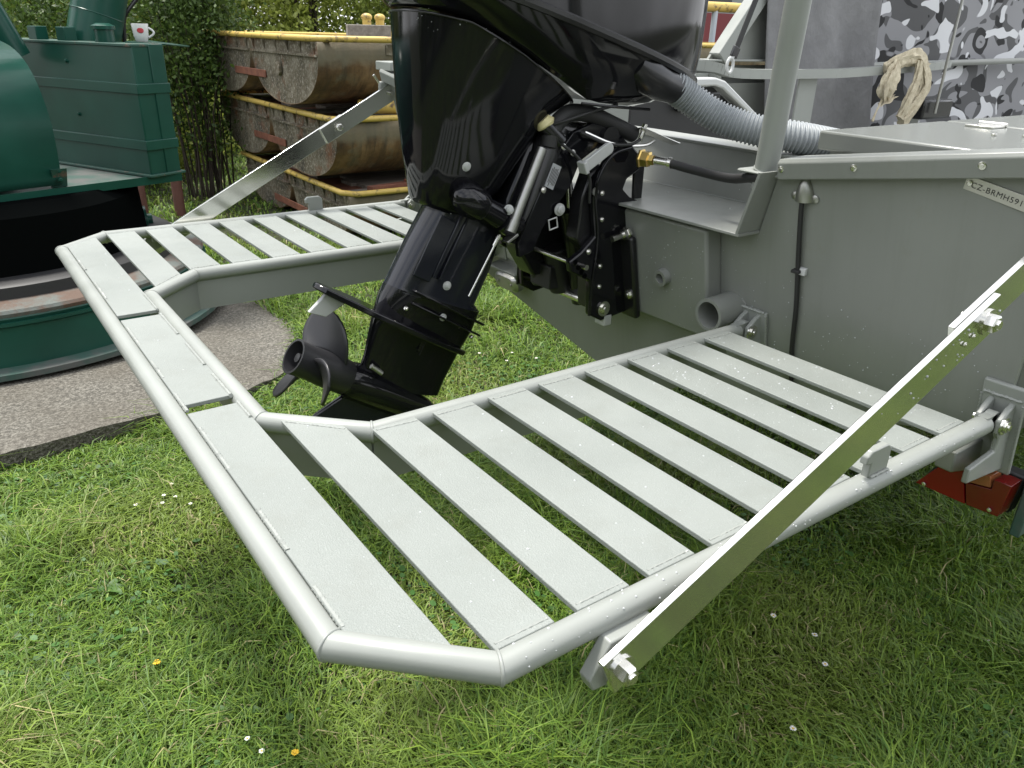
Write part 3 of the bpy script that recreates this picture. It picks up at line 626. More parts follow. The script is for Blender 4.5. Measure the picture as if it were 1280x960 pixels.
# hoses
def corr_hose(pts, r, label):
    cpts = curve(pts, 560); b = MB(); L = 0; rr = []
    for i, p in enumerate(cpts):
        if i: L += (p-cpts[i-1]).length
        rr.append(r*(1+.075*math.sin(L/.0088*2*math.pi)))
    b.tube(cpts, rr, 20); return tag(b.build('corrugated_hose', 'hose_grey', None, 60), label, 'hose')
corr_hose([(-.06, .165, 1.390), (-.105, .185, 1.360), (-.155, .235, 1.322), (-.20, .30, 1.300), (-.26, .37, 1.288), (-.33, .41, 1.275), (-.40, .44, 1.262)], .0330, 'grey corrugated rigging hose from the outboard to the locker')
sh = thing('steering_hose', (.02, .22, 1.23), 'black steering hose with brass fitting between outboard and stanchion foot', 'hose')
b = MB(); b.tube(curve([(-.005, .235, 1.232), (-.02, .31, 1.224), (-.02, .40, 1.222), (-.002, .47, 1.236), (.004, .52, 1.244)], 30), .0098, 12); b.build('tube', 'rubber', sh)
b = MB(); b.lathe((.022, .178, 1.236), (-.35, 1, -.05), [(0, .021), (.004, .0215), (.006, .018), (.022, .018), (.024, .012), (.034, .0115)], 6); b.build('brass_nut', 'brass', sh, 20)
b = MB(); b.lathe((.0105, .213, 1.2345), (-.35, 1, -.05), [(0, .0095), (.03, .0095), (.032, .012), (.04, .0118)], 14); b.build('ferrule', 'steel', sh)
# trailer lamp
tl = thing('trailer_light', (-.09, .96, .74), 'red rear light cluster of the trailer under the near hull corner', 'light')
def lens(nm, m, pts): b = MB(); b.prism(pts, (-.04, 0, 0)); b.build(nm, m, tl, bevel=.001)
lens('red_lens', 'red_lens', [V(-.055, .898, .738), V(-.055, .989, .740), V(-.055, .968, .808), V(-.055, .942, .806)])
lens('amber_lens', 'amber_lens', [V(-.055, .973, .806), V(-.055, .980, .782), V(-.055, 1.020, .790), V(-.055, 1.015, .810)])
lens('lower_lens', 'red_lens_dark', [V(-.055, .980, .780), V(-.055, .991, .740), V(-.055, 1.044, .744), V(-.055, 1.050, .808), V(-.055, 1.022, .808), V(-.055, 1.022, .788)])
b = MB(); b.prism([V(-.098, .895, .742), V(-.098, .94, .722), V(-.098, 1.044, .735), V(-.098, 1.052, .812), V(-.098, .932, .812)], (-.03, 0, 0)); b.build('housing', 'black_matte', tl, bevel=.003)
b = MB(); b.box(-.20, -.085, 1.058, 1.075, .705, .83); b.build('mount_plate', 'worn_deck', tl, bevel=.003)
for z in (.805, .74): bolt('screw', (-.115, 1.075, z), (0, 1, 0), .005, tl, washer=False)
for p in ((-.054, .915, .745), (-.054, 1.03, .752)): bolt('screw', p, (1, 0, 0), .004, tl, washer=False)

# canopy cloths, rag, strap
def cloth(name, mat, x0, x1, y, z0, z1, amp, label, cat, lean=0, seed=0):
    g = []; 
    for j in range(31):
        row = []
        for i in range(41):
            u, v_ = i/40, j/30; x = x0+(x1-x0)*u+lean*v_; z = z0+(z1-z0)*v_
            row.append(V(x, y+amp*(math.sin(u*9+seed+1.5*math.sin(v_*4+seed))+.5*math.sin(v_*11+u*7+seed)+.4*math.sin(u*23-v_*9)), z))
        g.append(row)
    b = MB(); b.sheet(g); return tag(b.build(name, mat, None, 80, solid=.003), label, cat)
cloth('canopy_curtain', 'cloth_grey', -2.68, -1.85, -.90, .95, 2.6, .010, 'plain grey canvas curtain hanging behind the port rail', 'curtain', .32, 1)
cloth('camouflage_cover', 'camo', -5.6, -2.55, -.95, .95, 2.6, .014, 'grey black and white camouflage canopy cloth behind the boat', 'cover', .1, 3)
b = MB(); b.cyl((-2.75, -.62, 1.17), (-2.73, -.60, 2.4), .007, 10); tag(b.build('whip_aerial', 'steel_dull'), 'thin grey rod standing in front of the camouflage cloth', 'aerial')
b = MB(); b.box(-2.95, -2.68, -.70, -.64, 1.14, 1.23); tag(b.build('fender_block', 'black_satin', None, bevel=.01), 'black block at the foot of the thin rod by the camouflage cloth', 'block')
def rag():
    e = thing('rag', (-2.95, -.93, 1.38), 'cream cloth rag knotted over the port rail', 'rag')
    def strand(pts, rads, nm='fold'):
        c = curve(pts, 30); b = MB(); rs = []
        rr = [rads[min(int(i/30*(len(rads)-1)), len(rads)-2)]+(rads[min(int(i/30*(len(rads)-1)), len(rads)-2)+1]-rads[min(int(i/30*(len(rads)-1)), len(rads)-2)])*((i/30*(len(rads)-1)) % 1) for i in range(31)]
        for i, p in enumerate(c):
            d = (c[min(i+1, 30)]-c[max(i-1, 0)]).normalized(); a, q = basis(d, V(0, 1, 0))
            rs.append([p+(a*math.cos(t)+q*.5*math.sin(t))*rr[i]*(1+.24*math.sin(6*t+i*.22)+.12*math.sin(13*t-i*.5)) for t in [2*math.pi*k/22 for k in range(22)]])
        b.rings(rs); b.build(nm, 'rag_cloth', e, 50)
    strand([(-2.72, -.915, 1.36), (-2.85, -.90, 1.405), (-2.98, -.90, 1.415), (-3.06, -.89, 1.36)], [.024, .032, .04, .032], 'knot')
    strand([(-3.02, -.895, 1.40), (-3.08, -.88, 1.30), (-3.06, -.88, 1.22), (-2.98, -.89, 1.13), (-2.94, -.89, 1.10)], [.028, .038, .038, .042, .038])
    strand([(-2.98, -.88, 1.40), (-2.97, -.87, 1.30), (-2.93, -.87, 1.20), (-2.90, -.88, 1.12)], [.022, .026, .03, .024])
    strand([(-2.80, -.90, 1.39), (-2.76, -.885, 1.33), (-2.74, -.885, 1.26), (-2.76, -.885, 1.21)], [.03, .05, .06, .02])
    strand([(-2.72, -.885, 1.24), (-2.68, -.885, 1.16), (-2.66, -.885, 1.11)], [.008, .005, .009], 'cord')
rag()
for o in bpy.data.objects:
    if o.name == 'rag':
        k_ = .904; c_ = Vector((1.297, 1.469, 1.486)); o.scale = (k_,)*3; o.location = c_+(o.location-c_)*k_
sp_ = thing('canopy_strap', (-1.17, -.6, 1.38), 'black webbing strap with silver snap hook in front of the port rail', 'strap')
b = MB(); b.bar((-1.36, -.6, 1.85), (-1.185, -.6, 1.445), .026, .003, (1, 0, 0)); b.build('webbing', 'rubber', sp_)
b = MB(); b.bar((-1.19, -.6, 1.455), (-1.175, -.6, 1.42), .034, .012, (1, 0, 0)); b.build('buckle', 'black_satin', sp_, bevel=.003)
b = MB(); c0 = V(-1.163, -.6, 1.392); b.tube([c0+V(math.cos(a)*.017, 0, math.sin(a)*.026) for a in [2*math.pi*k/20 for k in range(20)]], .0055, 8, closed=True); b.cyl((-1.172, -.6, 1.415), (-1.176, -.6, 1.43), .006, 8); b.build('snap_hook', 'white_paint', sp_)
# ------------------------------------------------------------------ outboard motor
om = thing('outboard_motor', (.02, 0, .88), 'glossy black outboard motor tilted up on the transom with black propeller', 'outboard motor')
def sgp(c, e): return math.copysign(abs(c)**e, c)
def ring(xf, xa, bw, zf, e=.8, n_=48, ef=None):
    m_, a_ = (xf+xa)/2, (xa-xf)/2; out = []
    for k in range(n_):
        t = 2*math.pi*k/n_; ee = ef if (ef and math.cos(t) < 0) else e
        x = m_+a_*sgp(math.cos(t), ee); y = bw*sgp(math.sin(t), ee); out.append(V(x, y, zf(x)))
    return out
def lin(x0, z0, x1, z1): return lambda x: z0+(z1-z0)*(x-x0)/(x1-x0)
def pwl(xs, zs): return lambda x: float(np.interp(x, xs, zs))
seam = pwl([-.22, -.15, -.04, .153, .198, .325, .437, .53], [1.375, 1.352, 1.336, 1.355, 1.378, 1.452, 1.506, 1.528])
trim = lin(-.235, 1.368, .58, 1.592)
def seam_low(o): return lambda x: seam(x)-o
b = MB(); rs = [ring(.385, .492, .050, lin(.385, 1.108, .492, 1.150), .7), ring(.375, .497, .060, lin(.375, 1.112, .497, 1.162), .7), ring(.305, .507, .082, lin(.31, 1.165, .507, 1.25), .7),
     ring(.245, .514, .103, lin(.25, 1.245, .514, 1.35), .72), ring(.185, .516, .125, lin(.19, 1.32, .516, 1.45), .74), ring(.13, .516, .142, lambda x: seam(x)-.004, .76)]
b.rings(rs); ap = b.build('leg_apron', 'black_gloss', om, 50)
b = MB(); b.tube([p+V(0, math.copysign(.0015, p.y), -.001) for p in ring(.13, .517, .1425, lambda x: seam(x)-.006, .76, 60)], .0022, 6, closed=True); b.build('seam_bead', 'black_satin', om, 60)
def mixz(t): return lambda x: seam(x)*(1-t)+trim(x)*t
b = MB(); rs = [ring(-.02, .46, .10, lambda x: seam(x)+.012, .8), ring(-.07, .519, .147, mixz(0.), .78), ring(-.13, .530, .160, mixz(.12), .78), ring(-.185, .548, .186, mixz(.5), .76), ring(-.215, .565, .203, mixz(.85), .76), ring(-.220, .570, .207, mixz(1.), .76)]
b.rings(rs); pan = b.build('lower_cowl', 'black_gloss', om, 50)
b = MB(); rs = [ring(-.228, .578, .213, lambda x: trim(x)-.004, .76), ring(-.232, .582, .217, lambda x: trim(x)+.003, .76), ring(-.232, .582, .217, lambda x: trim(x)+.011, .76), ring(-.226, .576, .212, lambda x: trim(x)+.015, .76)]
b.rings(rs); b.build('cowl_trim', 'black_satin', om, 30)
b = MB(); rs = [ring(-.222, .572, .208, lambda x: trim(x)+.012, .74)]
for h_, k_ in ((.06, 1.0), (.14, .995), (.24, .98), (.33, .93), (.39, .84), (.425, .70), (.44, .5)):
    rs.append(ring(.175-.40*k_-.1*h_, .175+.395*k_-.16*h_, .208*k_, lambda x, h_=h_: trim(x)*(1-h_*.6)+(1.48+0)*(h_*.6)+h_, .72))
b.rings(rs); tcow = b.build('top_cowl', 'black_gloss', om, 60)
# leg
def er(te, le, bw, e=1., n_=36):
    te, le = V(te[0], 0, te[1]), V(le[0], 0, le[1]); m_ = (te+le)/2; a_ = (te-le)/2
    return [m_+a_*sgp(math.cos(t), e)+V(0, bw*sgp(math.sin(t), e), 0) for t in [2*math.pi*k/n_ for k in range(n_)]]
b = MB(); b.rings([er((.455, 1.175), (.285, 1.085), .060, .75), er((.470, 1.140), (.292, 1.055), .060, .75), er((.515, 1.075), (.315, .985), .056, .75), er((.568, .990), (.356, .905), .052, .75), er((.574, .980), (.345, .888), .055, .75)]); b.build('mid_section', 'black_leg', om, 50)
b = MB(); b.obox((.452, .0585, 1.065), (.083, 0, -.145), (.87, 0, .5), (0, 1, 0), .075, .004, .004); b.obox((.437, .0585, 1.058), (.083, 0, -.145), (.87, 0, .5), (0, 1, 0), .075, .003, .004); b.build('leg_rib', 'black_leg', om, bevel=.0015)
b = MB(); b.obox((.483, .057, 1.062), (.083, 0, -.145), (.87, 0, .5), (0, 1, 0), .07, .022, .0025); b.build('leg_panel', 'black_leg', om, bevel=.002)
def plate_y(pts, thk, nm, m, bev=.002):    # pts (dist along leg-normal axis from p0, halfwidth)
    d = V(math.cos(R(32)), 0, math.sin(R(32))); u = V(-d.z, 0, d.x); p0, prof = pts
    L_ = [p0+d*s_+V(0, w_, 0) for s_, w_ in prof]+[p0+d*s_+V(0, -w_, 0) for s_, w_ in reversed(prof)]
    b = MB(); b.prism(L_, u*thk); return b.build(nm, m, om, bevel=bev)
plate_y((V(.330, 0, .846), [(0, .004), (.03, .055), (.10, .072), (.20, .074), (.24, .058), (.246, .012)]), .006, 'splash_plate', 'black_gloss')
plate_y((V(.340, 0, .822), [(0, .004), (.03, .055), (.10, .070), (.20, .072), (.235, .056), (.24, .012)]), .005, 'splash_plate', 'black_gloss')
b = MB(); b.rings([er((.572, .985), (.342, .885), .055, .75), er((.590, .955), (.362, .842), .052, .75), er((.612, .900), (.398, .785), .040, .85), er((.632, .835), (.432, .725), .024, .9), er((.66, .77), (.45, .69), .024, .9)]); b.build('gearcase', 'black_gloss', om, 50)
plate_y((V(.376, 0, .776), [(0, .004), (.03, .04), (.10, .070), (.20, .082), (.30, .074), (.36, .05), (.41, .030), (.424, .008)]), .013, 'cavitation_plate', 'black_gloss', .003)
b = MB(); b.prism([V(.712, -.005, .985), V(.752, -.005, .952), V(.716, -.005, .936), V(.672, -.005, .958)], (0, .012, 0)); b.build('trim_tab', 'zinc_white', om, bevel=.002)
AX = V(math.cos(R(34)), 0, math.sin(R(34))); AU = V(-AX.z, 0, AX.x); HC = V(.742, 0, .830)
b = MB(); b.lathe(HC-AX*.36, AX, [(0, .004), (.02, .018), (.06, .030), (.12, .038), (.20, .042), (.27, .042), (.285, .037)], 32); b.build('torpedo', 'black_gloss', om, 50)
b = MB(); L_ = [HC-AX*.33-AU*.03, HC-AX*.09-AU*.035, HC-AX*.05-AU*.10, HC-AX*.03-AU*.175, HC-AX*.12-AU*.18, HC-AX*.24-AU*.11]; b.prism([p+V(0, -.006, 0) for p in L_], (0, .012, 0)); b.build('skeg', 'black_leg', om, bevel=.004)
b = MB(); b.lathe(HC-AX*.078, AX, [(0, .036), (.004, .039), (.05, .0395), (.10, .037), (.130, .0385), (.137, .039), (.137, .034), (.105, .032), (.105, .011), (.128, .010), (.129, .0)], 36); pr_o = b.build('propeller_hub', 'prop_black', om, 40)
for k in range(3):
    th0 = R(-8)+k*2*math.pi/3; g = []
    for i in range(11):
        r_ = .034+.090*i/10; u_ = i/10; hw = (R(50)*(1-u_)+R(25)*u_)*math.sqrt(max(1-(u_)**3.2, .02)); row = []
        for j in range(11):
            q = (j/10*2-1)*hw-u_*R(14); th = th0+q; row.append(HC-AX*.01+AX*(-.046*q)+AU*r_*math.cos(th)+V(0, r_*math.sin(th), 0)-AX*(-.02*u_))
        g.append(row)
    b = MB(); b.sheet(g); b.build('propeller_blade', 'prop_black', pr_o, 80, solid=.005)
b = MB(); b.cyl(HC-AX*.10+AU*.05+V(0, .03, 0), HC-AX*.13+AU*.045+V(0, .035, 0), .006, 10); b.build('drain_screw', 'steel_dull', om)
def bt(nm, p, ax, r, m='zinc_white', **k): return bolt(nm, p, ax, r, om, m, **k)
bt('cowl_bolt', (.421, .079, 1.233), (.1, 1, -.2), .010, hgt=.006, n=14)
bt('leg_bolt', (.452, .0535, .975), (0, 1, 0), .007, hgt=.004, n=12); bt('leg_bolt', (.465, .0565, .905), (0, 1, 0), .006, hgt=.004, n=12)
bt('leg_bolt', (.553, .048, .940), (0, 1, -.3), .005, m='steel', hgt=.006, washer=False); bt('leg_bolt', (.395, .060, .847), (0, 1, -.3), .005, m='steel', hgt=.006, washer=False)
b = MB()
for i in range(10): b.obox(V(.5175-.0052*i*.54, .0400, .832+.0052*i*.9), (-.54, 0, .85), (.85, 0, .54), (0, 1, 0), .0018, .005, .0012)
b.build('cast_mark', 'black_satin', om)
b = MB(); b.obox((.50, .041, .85), (-.54, 0, .85), (.85, 0, .54), (0, 1, 0), .035, .001, .0015); b.build('cast_line', 'black_satin', om)
# steering knuckle
d_ = (V(.281, .1, 1.088)-V(.447, .1, 1.183)).normalized(); p0 = V(.440, .085, 1.178)
b = MB(); b.lathe(p0, d_, [(-.012, .004), (-.004, .022), (.012, .033), (.04, .036), (.062, .034), (.068, .029)], 28); b.build('mount_housing', 'black_gloss', om, 40)
b = MB(); b.lathe(p0+d_*.066, d_, [(0, .027), (.050, .027), (.052, .023), (.056, .023), (.058, .029), (.102, .029), (.104, .024)], 28); b.build('mount_sleeve', 'black_gloss', om, 30)
b = MB(); b.lathe(p0+d_*.17, d_, [(0, .022), (.006, .022), (.007, .012), (.02, .012)], 12); b.build('mount_nut', 'steel', om, 30)
b = MB(); b.lathe(p0+d_*.20+V(0, -.02, .01), (0, 1, .1), [(0, .030), (.01, .030), (.016, .024)], 20); b.build('mount_rubber', 'black_matte', om, 30)
b = MB(); b.cyl((.345, .10, 1.085), (.423, .098, .958), .0024, 8); b.cyl((.347, .10, 1.083), (.360, .0995, 1.062), .0045, 8); b.build('trim_rod', 'steel', om)
b = MB(); b.obox((.318, .10, 1.075), (.87, 0, -.48), (0, 1, 0), (.48, 0, .87), .016, .012, .003); b.build('rod_bracket', 'steel_dull', om, bevel=.001)
# swivel bracket
def yprism(pts, y0, y1, nm, m, bev=.003, par=om): b = MB(); b.prism([V(x, y0, z) for x, z in pts], (0, y1-y0, 0)); return b.build(nm, m, par, bevel=bev)
yprism([(.335, 1.085), (.255, 1.262), (.200, 1.300), (.130, 1.285), (.150, 1.225), (.215, 1.100), (.225, 1.062), (.285, 1.045)], -.085, .070, 'swivel_bracket', 'black_gloss', .012)
b = MB(); b.tube([(.280, .075, 1.05), (.205, .075, 1.255), (.185, .075, 1.30)], [.036, .038, .03], 24); b.build('swivel_tube', 'black_satin', om, 50)
b = MB(); b.tube([(.318, .112, 1.110), (.248, .112, 1.262)], .0105, 16); b.lathe((.318, .112, 1.110), (.418, 0, -.908), [(-.005, .0125), (.02, .0125)], 14); b.build('shift_rod', 'steel_dull', om, 50)
b = MB(); b.lathe((.238, .095, 1.318), (-.55, .3, -.75), [(0, .016), (.012, .022), (.024, .012)], 18); b.build('cap', 'cream_plastic', om, 40)
b = MB(); b.cyl((.235, .10, 1.308), (.195, .105, 1.272), .017, 16); b.build('cap_neck', 'black_satin', om)
b = MB(); b.obox((.218, .1145, 1.201), (.40, 0, -.90), (.90, 0, .40), (0, 1, 0), .026, .0125, .0012); lb = b.build('maker_label', 'label_grey', om)
b = MB()
for i in range(6): b.obox(V(.218, .1161, 1.201)+V(.90, 0, .40)*((i-2.5)*.0038)+V(.40, 0, -.90)*random.uniform(-.003, .003), (.40, 0, -.90), (.90, 0, .40), (0, 1, 0), random.uniform(.014, .022), .0006, .0004)
b.build('label_print', 'ink', lb)
bt('knob', (.327, .105, 1.138), (.3, 1, .2), .0075, hgt=.008, n=14); bt('swivel_bolt', (.198, .118, 1.128), (0, 1, 0), .0095, hgt=.007, n=14)
b = MB(); q = [V(.214+math.cos(a)*.016, .118, 1.098+math.sin(a)*.016) for a in (.6, 2.17, 3.74, 5.31)]; b.tube(q, .0016, 6, closed=True); b.build('square_stop', 'zinc_white', om, 20)
# tilt arm, both sides
arm = [(.305, 1.062), (.215, 1.235), (.165, 1.290), (.110, 1.308), (.040, 1.290), (-.015, 1.248), (-.010, 1.205), (.040, 1.245), (.095, 1.252), (.140, 1.228), (.165, 1.175), (.240, 1.085), (.262, 1.040), (.300, 1.030)]
yprism(arm, .098, .112, 'tilt_arm', 'black_gloss', .002); yprism(arm, -.112, -.098, 'tilt_arm', 'black_gloss', .002)
b = MB(); b.cyl((.06, -.12, 1.275), (.06, .12, 1.275), .024, 18); b.build('tilt_shaft', 'black_satin', om, 40)
yprism([(.205, 1.05), (.15, 1.235), (.06, 1.24), (.03, 1.12), (.05, .93), (.15, .93), (.19, .99)], -.095, -.03, 'swivel_web', 'black_satin', .006)
yprism([(.150, 1.055), (.140, 1.15), (.120, 1.20), (.085, 1.22), (.06, 1.18), (.05, .90), (.10, .88), (.115, 1.02)], .085, .126, 'clamp_web', 'black_satin', .004)
for q_ in ((.10, 1.16), (.095, 1.10), (.09, .99), (.088, .94)): bolt('web_bolt', (q_[0], .147, q_[1]), (0, 1, 0), .004, om, 'steel', hgt=.003)
# clamp brackets
cl_px = [(.021, 1.262), (.078, 1.248), (.115, 1.200), (.124, 1.150), (.110, 1.062), (.150, 1.030), (.183, 1.013), (.178, .988), (.118, .958), (.112, .872), (.072, .850), (-.020, .862), (-.013, 1.052), (-.040, 1.056), (-.030, 1.128), (.010, 1.142), (.035, 1.163), (.026, 1.185), (-.015, 1.205), (-.012, 1.235)]
for s in (1, -1):
    y0, y1 = (.128, .146) if s > 0 else (-.146, -.128)
    yprism(cl_px, y0, y1, 'clamp_bracket', 'black_gloss', .004)
    b = MB(); b.obox(tp(s*.155, .965, .056), (0, 1, 0), TN, TN.cross(V(0, 1, 0)), .028, .009, .105); b.build('clamp_flange', 'black_satin', om, bevel=.006)
    b = MB(); b.tube(curve([(.112+.002, s*.147, .872), (.110, s*.147, .96), (.104, s*.147, 1.06), (.118, s*.147, 1.15), (.108, s*.147, 1.205), (.074, s*.147, 1.243), (.02, s*.147, 1.255)], 30), .004, 8); b.build('clamp_rib', 'black_gloss', om, 60)
b = MB(); b.cyl(tp(.162, 1.075, .058), tp(.162, 1.075, .105), .0075, 12); b.lathe(tp(.162, 1.075, .055), TN, [(0, .017), (.006, .017), (.007, .013), (.018, .013)], 6); b.build('mount_stud', 'steel', om, 25)
bt('mount_bolt', tp(.165, .925, .066), TN, .0095, m='steel', hgt=.006); bt('clamp_bolt', (.070, .147, .882), (0, 1, 0), .013, m='steel', hgt=.006, n=12)
b = MB(); b.cyl((.075, -.14, .886), (.075, .14, .886), .011, 16); b.build('lower_shaft', 'steel', om, 40)
b = MB(); b.cyl((.15, -.14, 1.000), (.15, .168, 1.000), .0065, 12); b.build('stop_rod', 'steel', om, 40)
b = MB()
for x, z in ((.166, 1.010), (.157, .996), (.146, .984), (.136, .973)): b.lathe((x, .146, z), (0, 1, 0), [(-.002, .006), (.0015, .006)], 10)
b.build('stop_holes', 'dark_void', om)
b = MB(); b.lathe((.120, .146, 1.165), (0, 1, 0), [(-.002, .009), (.001, .009)], 14); b.build('plug', 'steel_dull', om)
# tilt ram and pump
b = MB(); b.tube([(.045, .035, .865), (.098, .035, 1.095)], .024, 20); b.lathe((.098, .035, 1.095), (.22, 0, .97), [(-.004, .027), (.008, .027), (.012, .018)], 20); b.build('tilt_ram', 'black_satin', om, 40)
b = MB(); b.tube([(.098, .035, 1.095), (.118, .035, 1.235)], .0075, 12); b.build('ram_rod', 'steel', om, 40)
b = MB(); b.tube([(.105, -.01, 1.0), (.075, -.01, .89)], .030, 18); b.box(.06, .13, -.07, .01, .90, .96); b.tube([(.13, -.06, 1.01), (.10, -.06, .90)], .026, 16); b.build('trim_pump', 'black_matte', om, 40, bevel=.003)
b = MB(); b.cyl((.06, -.10, .895), (.06, .10, .895), .018, 16); b.build('pivot_boss', 'black_matte', om, 40)
b = MB(); b.obox((.052, .13, .848), (1, 0, 0), (0, 1, 0), (0, 0, 1), .012, .018, .014); b.build('pad_anode', 'zinc_white', om, bevel=.003)
# lever
b = MB(); b.bar((.100, .155, 1.258), (.166, .155, 1.222), .026, .010, (0, 0, 1)); b.lathe((.100, .150, 1.258), (0, 1, 0), [(0, .013), (.0102, .013)], 18); b.bar((.166, .140, 1.222), (.166, .166, 1.222), .027, .010, (.4, 0, 1)); b.build('tilt_lever', 'zinc_white', om, bevel=.002)
# harness, boot, cable bracket
b = MB(); b.tube(curve([(.222, .10, 1.262), (.212, .10, 1.298), (.172, .10, 1.328), (.110, .10, 1.324), (.040, .10, 1.300), (-.025, .10, 1.276)], 40), .0185, 14); b.build('wiring_harness', 'rubber', om, 60)
b = MB(); b.tube(curve([(.14, .12, 1.29), (.06, .13, 1.262), (-.02, .14, 1.256), (-.055, .14, 1.265)], 24), .0042, 8); b.build('steering_link', 'steel', om)
b = MB(); b.tube([(-.028, .12, 1.262), (-.042, .12, 1.30)], .006, 8); b.bar((-.02, .12, 1.292), (-.14, .13, 1.252), .028, .003, (0, 1, .2)); b.build('cable_bracket', 'steel', om, bevel=.001)
b = MB(); b.tube([(.060, .172, 1.432), (.020, .172, 1.410), (-.030, .165, 1.392), (-.075, .172, 1.378)], [.030, .040, .038, .032], 24); b.build('hose_boot', 'black_satin', om, 50)
b = MB(); b.tube([(-.02, .15, 1.335), (.10, .16, 1.345), (.17, .14, 1.352)], .0035, 6); b.build('pan_lip', 'black_satin', om)
for pts_ in ([(.235, .09, 1.30), (.20, .13, 1.318), (.13, .135, 1.335), (.06, .13, 1.345)], [(.15, .12, 1.29), (.10, .15, 1.268), (.03, .15, 1.262), (-.01, .14, 1.27)], [(.21, .13, 1.27), (.17, .14, 1.24), (.14, .145, 1.20), (.13, .14, 1.14)]):
    b = MB(); b.tube(curve(pts_, 16), .0035, 7); b.build('small_cable', 'rubber', om, 60)
for p_ in ((.195, .118, 1.262), (.168, .118, 1.248), (.245, .118, 1.175), (.13, .148, 1.03)): bolt('small_bolt', p_, (0, 1, .1), .0048, om, 'steel', hgt=.004)
# cable guard plate beside the clamp
yprism([(-.045, 1.21), (-.012, 1.23), (-.020, 1.10), (-.045, 1.10)], .118, .128, 'guard_plate', 'black_satin')
# rain on the casing
dp = []; dn = []
for rs_ in range(260):
    t = random.random(); xf, xa, bw = .385-.255*t, .49+.026*t, .052+.088*t; th = random.uniform(.15, 1.7); a_ = (xa-xf)/2; x = (xf+xa)/2+a_*sgp(math.cos(th), .72); y = bw*sgp(math.sin(th), .72)
    z = (1.11+(1.15-1.11)*(x-.385)/.107)*(1-t)+seam(x)*t; dp.append((x, y+.001, z)); dn.append((math.cos(th), math.sin(th), 0))
drops('raindrops', dp, dn, om, .0006, .0016)
# ------------------------------------------------------------------ pontoons stacked behind
def pontoon(x0, y0, zt, L, wd, dp_, label, seed, dy=0.):
    random.seed(seed); e = thing('pontoon', (x0-L/2, y0-wd, zt-dp_), label, 'pontoon', 'pontoons in the stack')
    for k in range(2):
        ya = y0-k*(wd+.05); yb = ya-wd; prof = []
        for i in range(21):
            a = math.pi*i/20; c = math.cos(a); prof.append(((ya+yb)/2+(wd/2)*sgp(c, .92), zt-.10-(dp_-.10)*abs(math.sin(a))**.9))
        prof = [(ya, zt-.02)]+prof+[(yb, zt-.02)]
        r0 = [V(x0, y, z) for y, z in prof]; r1 = [V(x0-L, y, z) for y, z in prof]
        m = len(r0); b = MB(); b.add(r0+r1, [(i, i+1, m+i+1, m+i) for i in range(m-1)]); b.build('hull_shell', 'pontoon_side', e, 40, solid=.004)
        b = MB(); b.prism([p+V(-.002, 0, 0) for p in r0], (-.02, 0, 0)); cap = b.build('end_plate', 'pontoon_end', e, 30)
        b = MB(); b.box(x0-.004, x0+.018, yb+.01, ya-.01, zt-.115, zt-.10); b.build('end_flange', 'pontoon_end', cap)
        for q in range(6):
            y = yb+.06+(wd-.12)*q/5; b = MB(); b.prism([V(x0, y-.008, zt-.02), V(x0+.022, y-.008, zt-.02), V(x0, y-.008, zt-.10)], (0, .016, 0)); b.build('stiffener', 'pontoon_end', cap)
        b = MB(); b.box(x0-L, x0-.012, yb+.01, ya-.01, zt-.05, zt-.035); b.build('deck_plate', 'rust', e)
        for q in range(5):
            y = yb+.05+(wd-.1)*q/5; b = MB(); b.box(x0-L+.1, x0-.08-.3*random.random(), y, y+(wd-.1)/5-.012, zt-.035, zt-.012+random.uniform(-.006, .006)); b.build('deck_plank', 'old_wood', e)
    if True:
        ys = [y0+.01, y0-wd, y0-wd-.05, y0-2*wd-.06]
        b = MB(); b.tube([(x0-L, y0+.015, zt), (x0-.05, y0+.015, zt), (x0+.02, y0-.09, zt), (x0+.02, ys[1]-.02, zt)], .021, 12); b.build('edge_tube', 'yellow_paint', e, 40)
        b = MB(); b.tube([(x0+.02, ys[2]+.02, zt), (x0+.02, ys[3], zt), (x0-L, ys[3], zt)], .021, 12); b.build('edge_tube', 'yellow_paint', e, 40)
    b = MB(); b.box(x0+.002, x0+.012, y0-wd-.45, y0-wd+.30, zt-.30, zt-.245); b.build('tie_bar', 'rust', e, bevel=.003)
    for q in range(3):
        x = x0-.5-q*.62; b = MB(); b.box(x-.16, x, y0+.0, y0+.012, zt-.10, zt-.03); b.build('side_lug', 'pontoon_end', e)
    b = MB(); b.lathe((x0+.005, y0-wd*.55, zt-.22), (1, 0, 0), [(0, .05), (.02, .048), (.022, .03)], 18); b.build('eye_plate', 'pontoon_end', e)
    random.seed(7); return e
pontoon(-1.05, -3.82, .385, 6.0, 1.12, .385, 'bottom rusty pontoon of the stack resting on the grass', 1)
pontoon(-1.00, -3.86, .895, 6.0, 1.30, .46, 'middle rusty pontoon of the stack with bright yellow edge', 2)
pontoon(-.92, -3.90, 1.410, 9.5, 1.34, .46, 'topmost pontoon of the stack carrying a grey block', 3)
b = MB(); b.obox((-1.65, -4.30, 1.462), (.93, -.36, 0), (.36, .93, 0), (0, 0, 1), .30, .10, .042); tag(b.build('concrete_block', 'grey_block', None, bevel=.006), 'long grey concrete block lying on the topmost pontoon', 'block')
bo = thing('mooring_bollard', (-1.75, -4.75, 1.40), 'small yellow bollard on the topmost pontoon behind the grey block', 'bollard')
b = MB(); b.cyl((-1.70, -4.75, 1.40), (-1.70, -4.75, 1.55), .035, 14); b.cyl((-1.84, -4.80, 1.40), (-1.84, -4.80, 1.55), .035, 14); b.build('post', 'yellow_paint', bo)
b = MB(); b.ball((-1.70, -4.75, 1.56), .045, .045, .03); b.ball((-1.84, -4.80, 1.56), .045, .045, .03); b.build('cap', 'yellow_paint', bo)
